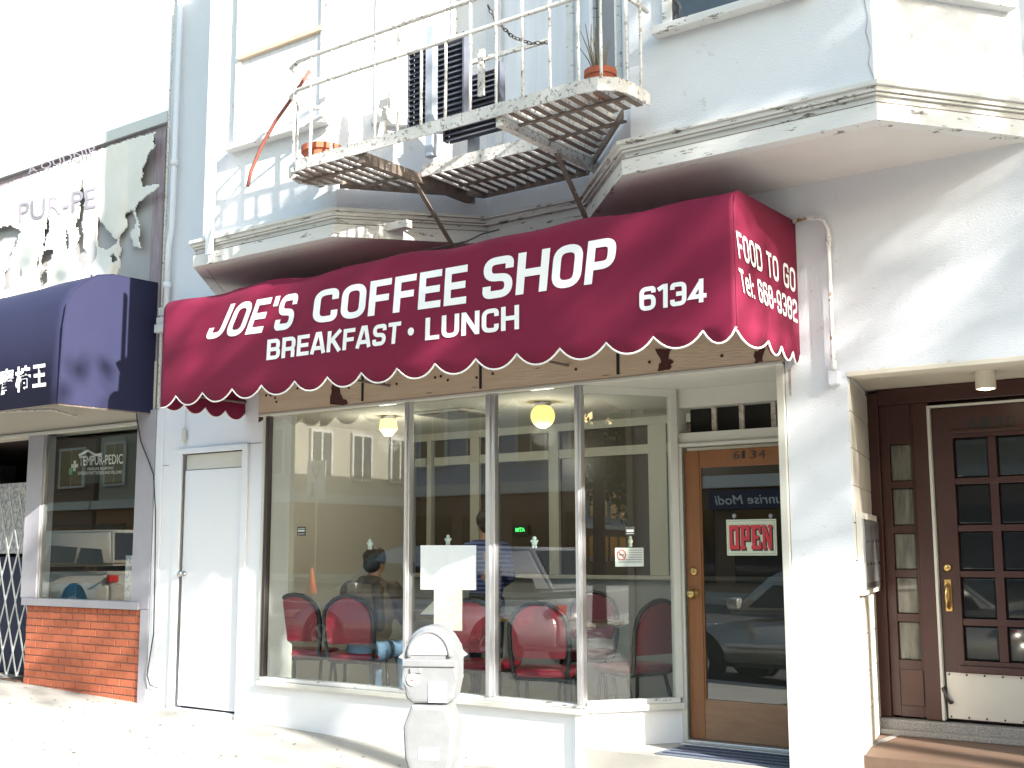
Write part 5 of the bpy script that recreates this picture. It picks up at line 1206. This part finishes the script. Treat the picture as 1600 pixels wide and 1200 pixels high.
def hand(bm, w_, d, n_, flip):
    """palm at wrist w_ along d, palm normal n_, five curled fingers"""
    d = Vector(d).normalized(); n_ = Vector(n_); n_ = (n_-d*n_.dot(d)).normalized(); s = d.cross(n_)*flip; w_ = Vector(w_)
    for k in (-1, 0, 1): capsule(bm, w_+s*k*.024, w_+d*.075+s*k*.026, .017, .016, 8)
    for k, L_ in ((-1.5, .062), (-.5, .072), (.5, .068), (1.5, .052)):
        a = w_+d*.085+s*k*.021; b = a+d*L_*.5+n_*.012; c_ = b+d*L_*.3+n_*.03; capsule(bm, a, b, .009, .0085, 8); capsule(bm, b, c_, .0085, .007, 8)
    a = w_+d*.02-s*.036; b = a+d*.035-s*.022+n_*.012; capsule(bm, a, b, .012, .010, 8); capsule(bm, b, b+d*.03+n_*.012, .010, .008, 8)
# --- seated man with his back to the street
mp = at(574, 950, .58); MX, MYy = mp.x, .58
man = thing('person', 'seated man in a brown jacket and jeans, back to the window, reading', 'person', (MX, MYy, IF))
ff = Vector((-math.sin(.32), math.cos(.32), 0)); rr_ = Vector((ff.y, -ff.x, 0)); O = Vector((MX, MYy, IF))
def L3(r, f_, z): return O + rr_*r + ff*f_ + Vector((0, 0, z))
body, jac, tan_, jeans, hair = bmesh.new(), bmesh.new(), bmesh.new(), bmesh.new(), bmesh.new()
hip, chest, neck = L3(0, 0, .56), L3(0, .06, .92), L3(.005, .10, 1.12)
hf = (ff+rr_*.45).normalized(); hr = Vector((hf.y, -hf.x, 0))
hc = L3(.015, .13, 1.285)
head_parts(body, hair, hc, hf, hr)
capsule(body, L3(0, .08, 1.04), hc-Vector((0, 0, .05)), .062, .055); capsule(body, hip, chest, .13, .13)
for s in (-1, 1):
    sh, el, wr = L3(s*.20, .07, 1.03), L3(s*.285, .20, .79), L3(s*.16+.02, .46, .83)
    capsule(body, sh, el, .05, .04); capsule(body, el, wr, .038, .028); hand(body, wr, L3(s*.06, .54, .86)-wr, Vector((0, 0, 1)), s)
    capsule(tan_, sh, el, .088, .078); capsule(tan_, el, el.lerp(wr, .9), .074, .048)
    hp_, kn, an = L3(s*.10, .02, .53), L3(s*.13, .45, .52), L3(s*.13, .50, .10)
    capsule(jeans, hp_, kn, .095, .068); capsule(jeans, kn, an, .066, .048); capsule(body, kn, an, .05, .035); capsule(body, hip, kn, .07, .05)
ellipsoid(jac, L3(0, .03, .86), (.235, .15, .26), Matrix((rr_, ff, Vector((0, 0, 1)))).transposed()); ellipsoid(jac, L3(0, .06, 1.0), (.25, .125, .14), Matrix((rr_, ff, Vector((0, 0, 1)))).transposed())
ellipsoid(jac, L3(0, .02, .70), (.22, .15, .13), Matrix((rr_, ff, Vector((0, 0, 1)))).transposed())
capsule(jac, L3(-.05, .09, 1.09), L3(.05, .09, 1.09), .065, .065)
ellipsoid(jeans, L3(0, .0, .53), (.185, .145, .12), Matrix((rr_, ff, Vector((0, 0, 1)))).transposed())
remeshed('body', body, M_SKIN, man, .009); remeshed('jacket', jac, M_JACKTAN, man, .012); remeshed('jeans', jeans, M_JEANS, man, .012); remeshed('hair', hair, M_HAIR, man, .009, 1)
capsule(tan_, L3(.11, -.04, 1.05), L3(.15, -.075, .74), .055, .05); capsule(tan_, L3(.05, .02, 1.10), L3(-.05, .03, 1.10), .062, .062); remeshed('sleeves', tan_, M_JACKET, man, .011)
sh_ = bmesh.new()
for s in (-1, 1): capsule(sh_, L3(s*.13, .48, .045), L3(s*.14, .64, .04), .045, .04)
remeshed('shoes', sh_, M_SHOE, man, .012)
# --- standing person in a striped top
SX, SY = at(760, 900, 1.98).x, 1.98
per = thing('person', 'standing person in a blue striped knit top behind the tables', 'person', (SX, SY, IF))
ff = Vector((-.75, .66, 0)).normalized(); rr_ = Vector((ff.y, -ff.x, 0)); O = Vector((SX, SY, IF)); R3 = Matrix((rr_, ff, Vector((0, 0, 1)))).transposed()
body, top, tr_, hair = bmesh.new(), bmesh.new(), bmesh.new(), bmesh.new()
hc = L3(0, .05, 1.635); hf = (ff-rr_*.25).normalized(); head_parts(body, hair, hc, hf, Vector((hf.y, -hf.x, 0)))
capsule(body, L3(0, 0, 1.36), hc-Vector((0, 0, .06)), .06, .052); capsule(body, L3(0, 0, .95), L3(0, 0, 1.3), .11, .12)
ellipsoid(top, L3(0, 0, 1.24), (.185, .115, .24), R3); ellipsoid(top, L3(0, .0, 1.02), (.165, .115, .20), R3); capsule(top, L3(-.11, 0, 1.40), L3(.11, 0, 1.40), .07, .07)
for s in (-1, 1):
    sh, el, wr = L3(s*.18, 0, 1.38), L3(s*.23, .0, 1.12), L3(s*.19, .20, 1.04)
    capsule(body, sh, el, .045, .036); capsule(body, el, wr, .034, .026); hand(body, wr, L3(s*.15, .32, 1.03)-wr, Vector((0, 0, -1)), s); capsule(top, sh, el, .066, .054); capsule(top, el, el.lerp(wr, .8), .052, .04)
    h_, kn, an = L3(s*.09, 0, .88), L3(s*.10, .02, .48), L3(s*.10, 0, .09); capsule(tr_, h_, kn, .092, .066); capsule(tr_, kn, an, .064, .05); capsule(body, h_, an, .05, .035)
ellipsoid(tr_, L3(0, 0, .90), (.16, .12, .12), R3)
remeshed('body', body, M_SKIN, per, .010); remeshed('top', top, M_STRIPE, per, .012); remeshed('trousers', tr_, M_JEANSD, per, .013); remeshed('hair', hair, M_HAIR, per, .010, 1)
sh_ = bmesh.new()
for s in (-1, 1): capsule(sh_, L3(s*.10, -.03, .045), L3(s*.11, .14, .04), .045, .04)
remeshed('shoes', sh_, M_SHOE, per, .013)

# ================================================================== STREET SIDE (seen in the glass)
def car(lab, xf, xr, paint, kind):
    """parked car, nose towards -x, flank towards the shop at y=-5.1"""
    L = xr-xf; y1, y0 = -5.1, -6.9; g = gz((xf+xr)/2, KERB_Y)-.14
    C = thing('parked_car', lab, 'car', ((xf+xr)/2, (y0+y1)/2, g), 'cars parked along the kerb')
    X = lambda u: xf+u*L
    if kind == 'suv': up = [(0, .55), (.02, .80), (.20, .98), (.24, 1.02), (.98, 1.06), (1, .75), (1, .45), (.0, .40)]; cab = [(.21, 1.0), (.34, 1.58), (.40, 1.66), (.93, 1.66), (.985, 1.05)]
    elif kind == 'van': up = [(0, .50), (.02, .74), (.17, .93), (.24, 1.0), (.97, 1.05), (1, .78), (1, .42), (0, .38)]; cab = [(.17, .95), (.36, 1.55), (.44, 1.63), (.88, 1.60), (.975, 1.05)]
    else: up = [(0, .50), (.02, .72), (.24, .90), (.30, .95), (.97, 1.0), (1, .75), (1, .42), (0, .38)]; cab = [(.27, .93), (.40, 1.42), (.47, 1.50), (.82, 1.48), (.97, 1.0)]
    bm = bmesh.new(); pts = [(X(u), g+z*.98-.08) for u, z in up]; yprism(bm, pts, y0, y1); bmesh.ops.bevel(bm, geom=bm.edges[:], offset=.07, segments=3, affect='EDGES'); body = obj('body', bm, paint, C, smooth=True)
    bm = bmesh.new(); pts = [(X(u), g+z) for u, z in cab]; yprism(bm, pts, y0+.10, y1-.10)
    for v in bm.verts:
        if v.co.z > g+1.3: v.co.y += .12 if v.co.y < (y0+y1)/2 else -.12
    bmesh.ops.bevel(bm, geom=bm.edges[:], offset=.05, segments=3, affect='EDGES'); obj('cabin', bm, paint, C, smooth=True)
    zl, zh = g+cab[0][1]+.09, g+max(z for _, z in cab)-.12; n_w = 3
    ua, ub = cab[0][0], cab[1][0]; uc, ud = cab[3][0], cab[4][0]
    def slope(u_lo, u_hi, t): return u_lo+(u_hi-u_lo)*t
    for yy, sg in ((y1-.10, 1), (y0+.10, -1)):
        segs = [(ua+.07, .555), (.575, .755), (.775, ud-.05)]
        for i, (u0, u1) in enumerate(segs):
            b0 = u0+(.09 if i == 0 else 0); b1 = u1-(.06 if i == 2 else 0); bm = bmesh.new()
            f = [(X(u0), yy+sg*.008, zl), (X(u1), yy+sg*.008, zl), (X(b1), yy-sg*.112, zh), (X(b0), yy-sg*.112, zh)]
            va = [bm.verts.new(p) for p in f]; vb = [bm.verts.new((p[0], p[1]-sg*.05, p[2])) for p in f]; bm.faces.new(va); bm.faces.new(vb)
            for k in range(4): bm.faces.new((va[k], va[(k+1) % 4], vb[(k+1) % 4], vb[k]))
            obj('side_window', bm, M_CARGLASS, C)
    for (u0, z0), (u1, z1), nm in ((cab[0], cab[1], 'windscreen'), (cab[4], cab[3], 'rear_window')):
        bm = bmesh.new(); d = Vector((X(u1)-X(u0), 0, z1-z0)); n2 = Vector((-d.z, 0, d.x)).normalized()*(.012 if nm == 'windscreen' else -.012); ym = (y0+y1)/2
        a = Vector((X(u0), ym, g+z0))+d*.16+n2; b = Vector((X(u0), ym, g+z0))+d*.9+n2
        va = [bm.verts.new(p) for p in (a+Vector((0, .72, 0)), b+Vector((0, .60, 0)), b-Vector((0, .60, 0)), a-Vector((0, .72, 0)))]; bm.faces.new(va); o = obj(nm, bm, M_CARGLASS, C); o.modifiers.new('t', 'SOLIDIFY').thickness = .01
    for u in ((.185, .80)):
        for yy, sg in ((y1, 1), (y0, -1)):
            bm = bmesh.new(); lathe(bm, [(.40, -.06*sg), (.40, .006*sg)], (X(u), yy, g+.36), 28, 'y'); obj('wheel_arch', bm, M_DARK, body)
            bm = bmesh.new(); lathe(bm, [(.30, -.2*sg), (.335, -.19*sg), (.335, .0), (.30, .022*sg), (.21, .024*sg)], (X(u), yy, g+.335), 28, 'y'); wh = obj('wheel', bm, M_TYRE, C, smooth=True)
            bm = bmesh.new(); lathe(bm, [(.205, .012*sg), (.205, .026*sg), (.19, .030*sg), (.19, .018*sg), (.02, .016*sg)], (X(u), yy, g+.335), 24, 'y')
            for k in range(6): q = k*math.pi/3; flatbar(bm, (X(u), yy+.026*sg, g+.335), (X(u)+.19*math.cos(q), yy+.026*sg, g+.335+.19*math.sin(q)), .05, .012, (-math.sin(q), 0, math.cos(q)))
            obj('rim', bm, M_RIM, wh)
    for yy, sg in ((y1, 1), (y0, -1)):
        bm = bmesh.new(); B(bm, X(.30), X(.335), yy-.02 if sg > 0 else yy-.14, yy+.14 if sg > 0 else yy+.02, g+1.0, g+1.14, .03); obj('mirror', bm, paint, C, smooth=True)
        bm = bmesh.new(); B(bm, X(.02), X(.075), yy-.25*sg, yy+.004*sg, g+.60, g+.72, .02); obj('headlight', bm, M_RIM, C)
        bm = bmesh.new(); B(bm, X(.985), X(1.003), yy-.18*sg, yy+.003*sg, g+.78, g+.90, .015); obj('tail_light', bm, M_TAIL, C)
        for u in (.50, .72): bm = bmesh.new(); B(bm, X(u), X(u+.04), yy, yy+.02*sg, g+.86, g+.89, .006); obj('door_handle', bm, paint, C)
        bm = bmesh.new(); B(bm, X(.28), X(.71), yy-.01, yy+.012*sg, g+.55, g+.60, .005); obj('side_moulding', bm, M_CARSILVER, C)
    if kind == 'suv':
        bm = bmesh.new()
        for yy in (y0+.32, y1-.32): tube(bm, [(X(.44), yy, g+1.67), (X(.46), yy, g+1.73), (X(.90), yy, g+1.73), (X(.92), yy, g+1.67)], .018, 6)
        obj('roof_rack', bm, M_BLACK, C)
    return C
car('grey-green car parked nearest the shop door, seen in its glass', -7.85, -3.45, M_CARGREY, 'sedan')
car('silver minivan parked before the shop window, seen in its glass', -13.1, -8.2, M_CARSILVER, 'van')
car('champagne sport utility car reflected in the brick shop window', -22.0, -17.2, M_CARBEIGE, 'suv')

def house(lab, x0, x1, y0, y1, h, wallm, basem, floors, nwin, side_windows=False, cornice=True):
    H_ = thing('row_house', lab, 'building', ((x0+x1)/2, (y0+y1)/2, 0), 'houses across the street')
    z0 = -1.0; bh = 3.6
    box('ground_floor', basem, H_, x0, x1, y0, y1, z0, bh, 0); box('upper_storeys', wallm, H_, x0+.05, x1-.05, y0, y1-.05, bh+.001, h, 0)
    box('string_course', M_OPPWHITE, H_, x0-.05, x1+.05, y0, y1+.25, bh-.25, bh+.12)
    if cornice: box('cornice', M_OPPWHITE, H_, x0-.2, x1+.2, y0, y1+.4, h-.05, h+.35)
    wd = (x1-x0)/nwin; fh = (h-bh)/floors
    for f in range(floors):
        for k in range(nwin):
            cx = x0+wd*(k+.5); zb0 = bh+fh*f+.75
            wn = box('window', M_OPPWHITE, H_, cx-wd*.30, cx+wd*.30, y1-.0, y1+.08, zb0, zb0+fh*.62)
            box('pane', M_DARKGLASS, wn, cx-wd*.25, cx-.03, y1+.081, y1+.09, zb0+.1, zb0+fh*.58, 0); box('pane', M_DARKGLASS, wn, cx+.03, cx+wd*.25, y1+.081, y1+.09, zb0+.1, zb0+fh*.58, 0)
    for k in range(nwin):
        cx = x0+wd*(k+.5); box('shop_window', M_CARGLASS, H_, cx-wd*.38, cx+wd*.38, y1+.001, y1+.05, .5, 2.7, 0)
    if side_windows:
        for f in range(floors):
            for k in range(6):
                cy = y1-1.4-k*2.3; zb0 = bh+fh*f+.7
                wn = box('side_window', M_OPPWHITE, H_, x1-.05, x1+.06, cy-.6, cy+.6, zb0, zb0+fh*.62)
                box('pane', M_DARKGLASS, wn, x1+.061, x1+.07, cy-.5, cy-.05, zb0+.1, zb0+fh*.58, 0); box('pane', M_DARKGLASS, wn, x1+.061, x1+.07, cy+.05, cy+.5, zb0+.1, zb0+fh*.58, 0)
    return H_
house('cream corner house with orange ground floor across the street', -46, -33.5, -44, -24.6, 13.0, M_OPPCREAM, M_OPPORANGE, 3, 5, True)
house('grey house at the far left across the street', -66, -46.3, -40, -24.6, 9.5, M_OPPBROWN, M_OPPBROWN, 2, 6)
house('pale blue house over brown shops across the street', -27.6, -19.2, -36, -24.6, 6.8, M_OPPBLUE, M_OPPBROWN, 1, 4)
house('white-trimmed brown house across the street', -19.0, -10.5, -36, -24.6, 9.4, M_OPPBROWN, M_OPPBROWN, 2, 3)
house('cream house with a dark blue shop sign across the street', -10.3, 2, -36, -24.6, 9.0, M_OPPCREAM, M_OPPBROWN, 2, 4)
house('second pale house to the right across the street', 2.2, 16, -36, -24.6, 9.8, M_OPPBLUE, M_OPPBROWN, 2, 4)
for k, (x, h_, wm) in enumerate(((16.2, 10.4, M_OPPCREAM), (38.4, 11.2, M_OPPBROWN), (60.6, 10.0, M_OPPCREAM), (82.8, 12.0, M_OPPBLUE))):
    house(('long cream', 'tall brown', 'low cream', 'farthest pale blue')[k]+' block down the street to the right', x, x+22, -36, -24.6, h_, wm, M_OPPBROWN, 2, 6)
ss = mirror_hit(1180, 780, YD+.04, -24.3)
sg = thing('shop_sign', 'dark blue shop sign with white script across the street', 'sign', (ss.x, -24.3, ss.z))
box('board', M_OPPSIGN, sg, ss.x-1.5, ss.x+1.2, -24.34, -24.25, ss.z-.28, ss.z+.28)
font_quad('lettering', 'Sunrise Modi', (ss.x+1.05, -24.25, ss.z+.14), (ss.x-1.3, -24.25, ss.z+.14), (ss.x+1.1, -24.25, ss.z-.14), (0, 1, 0), M_LETTER, sg, .01, .006)
ys = mirror_hit(495, 750, .01, -20.3); gyz = gz(ys.x, -21)-.14
YS = thing('yield_sign', 'white yield-to-pedestrians sign on a thin pole across the street', 'sign', (ys.x, -20.3, gyz))
box('panel', M_STICK, YS, ys.x-.42, ys.x+.42, -20.29, -20.27, ys.z-.62, ys.z+.62, .002)
bm = bmesh.new(); tube(bm, [(ys.x-.2, -20.26, ys.z+.42), (ys.x+.2, -20.26, ys.z+.42), (ys.x, -20.26, ys.z+.05)], .03, 5, True); obj('red_triangle', bm, M_REDMARK, YS)
bm = bmesh.new(); x_, z_ = ys.x-.16, ys.z-.35; lathe(bm, [(.05, 0), (.05, .01)], (x_, -20.268, z_+.2), 10, 'y')
for a, b in (((0, .14), (0, -.02)), ((0, -.02), (.10, -.22)), ((0, -.02), (-.10, -.22)), ((0, .1), (.1, 0))): flatbar(bm, (x_+a[0], -20.262, z_+a[1]), (x_+b[0], -20.262, z_+b[1]), .045, .004, (0, 1, 0))
flatbar(bm, (ys.x+.05, -20.262, z_), (ys.x+.3, -20.262, z_-.1), .06, .004, (0, 1, 0)); obj('walking_figure', bm, M_BLACK, YS)
bm = bmesh.new(); tube(bm, [(ys.x, -20.31, gyz), (ys.x, -20.31, ys.z+.5)], .03, 8); obj('pole', bm, M_ALU, YS)
cn = mirror_hit(487, 885, .01, -16.0); cg = gz(cn.x, -16)-.14
CN = thing('traffic_cone', 'orange traffic cone standing in the roadway', 'traffic cone', (cn.x, -16, cg))
bm = bmesh.new(); lathe(bm, [(.16, .03), (.03, .72), (.02, .73)], (cn.x, -16, cg), 16); obj('cone', bm, M_CONE, CN, smooth=True); box('base', M_BLACK, CN, cn.x-.2, cn.x+.2, -16.2, -15.8, cg, cg+.03)

# ================================================================== STREET TREES (first two shade the fronts, the rest are added to block reflected sky)
def tree(lab, x, y, zc, rc, hc, nleaf, seed):
    rnd_ = random.Random(seed); g = gz(x, y); T = thing('street_tree', lab, 'tree', (x, y, g), 'street trees on the kerb')
    bm = bmesh.new(); top = Vector((x, y, zc-hc*.35)); tube(bm, [(x, y, g-.05), (x+.05, y, g+1.2), (x-.03, y+.05, g+(zc-hc-g)*.8), tuple(top)], [.17, .14, .12, .08], 10)
    tips = []
    for k in range(11):
        a = k*2.4+rnd_.uniform(-.3, .3); r = rc*rnd_.uniform(.45, .85); s = Vector((x, y, zc-hc*rnd_.uniform(.5, 1.05))); e = Vector((x+math.cos(a)*r, y+math.sin(a)*r, zc+hc*rnd_.uniform(-.4, .75)))
        md_ = s.lerp(e, .5)+Vector((0, 0, .25)); tube(bm, [s, md_, e], [.06, .035, .012], 6); tips += [md_, e, s.lerp(e, .75)]
    obj('trunk', bm, M_BARK, T, smooth=True)
    clumps = []
    while len(clumps) < 60:
        v = Vector((rnd_.uniform(-1, 1), rnd_.uniform(-1, 1), rnd_.uniform(-1, 1)))
        if .25 < v.length < 1: clumps.append(Vector((x+v.x*rc, y+v.y*rc, zc+v.z*hc)))
    clumps += tips
    bm = bmesh.new()
    for i in range(nleaf):
        c = clumps[rnd_.randrange(len(clumps))]; p = c+Vector((rnd_.gauss(0, .38), rnd_.gauss(0, .38), rnd_.gauss(0, .34)))
        n_ = Vector((rnd_.gauss(0, 1), rnd_.gauss(0, 1), rnd_.gauss(.4, 1))).normalized(); u = n_.orthogonal().normalized(); q = rnd_.uniform(0, 6.28); v = n_.cross(u); u, v = u*math.cos(q)+v*math.sin(q), v*math.cos(q)-u*math.sin(q)
        s = rnd_.uniform(.09, .15)
        bm.faces.new([bm.verts.new(p+u*a_*s+v*b_*s) for a_, b_ in ((1, 0), (.2, .45), (-1, 0), (.2, -.45))])
    me = bpy.data.meshes.new('crown'); bm.to_mesh(me); bm.free(); me.materials.append(M_LEAF); o = bpy.data.objects.new('crown', me); add(o, T)
tree('street tree on the kerb some way right of the camera', 7.1, -4.5, 9.3, 2.1, .8, 1050, 3)
tree('taller street tree on the kerb farther right', 13.2, -4.5, 10.6, 2.8, 2.1, 2900, 5)
tree('low spreading unseen tree added to block sky reflected in the angled pane', 19.5, -5.0+.45, 4.7, 2.5, 2.5, 9000, 31)  # added out of view to block bright sky mirrored in the angled pane
for k, (x, zc) in enumerate(((27, 6.2), (35, 7.0), (44, 6.5), (55, 7.5))):  # unseen trees added to fill the low sky in that reflection
    tree(('third', 'fourth', 'fifth', 'farthest')[k]+' unseen tree added along the kerb to cover reflected sky', x, -4.5, zc, 3.0, 3.4, 10000, 20+k)
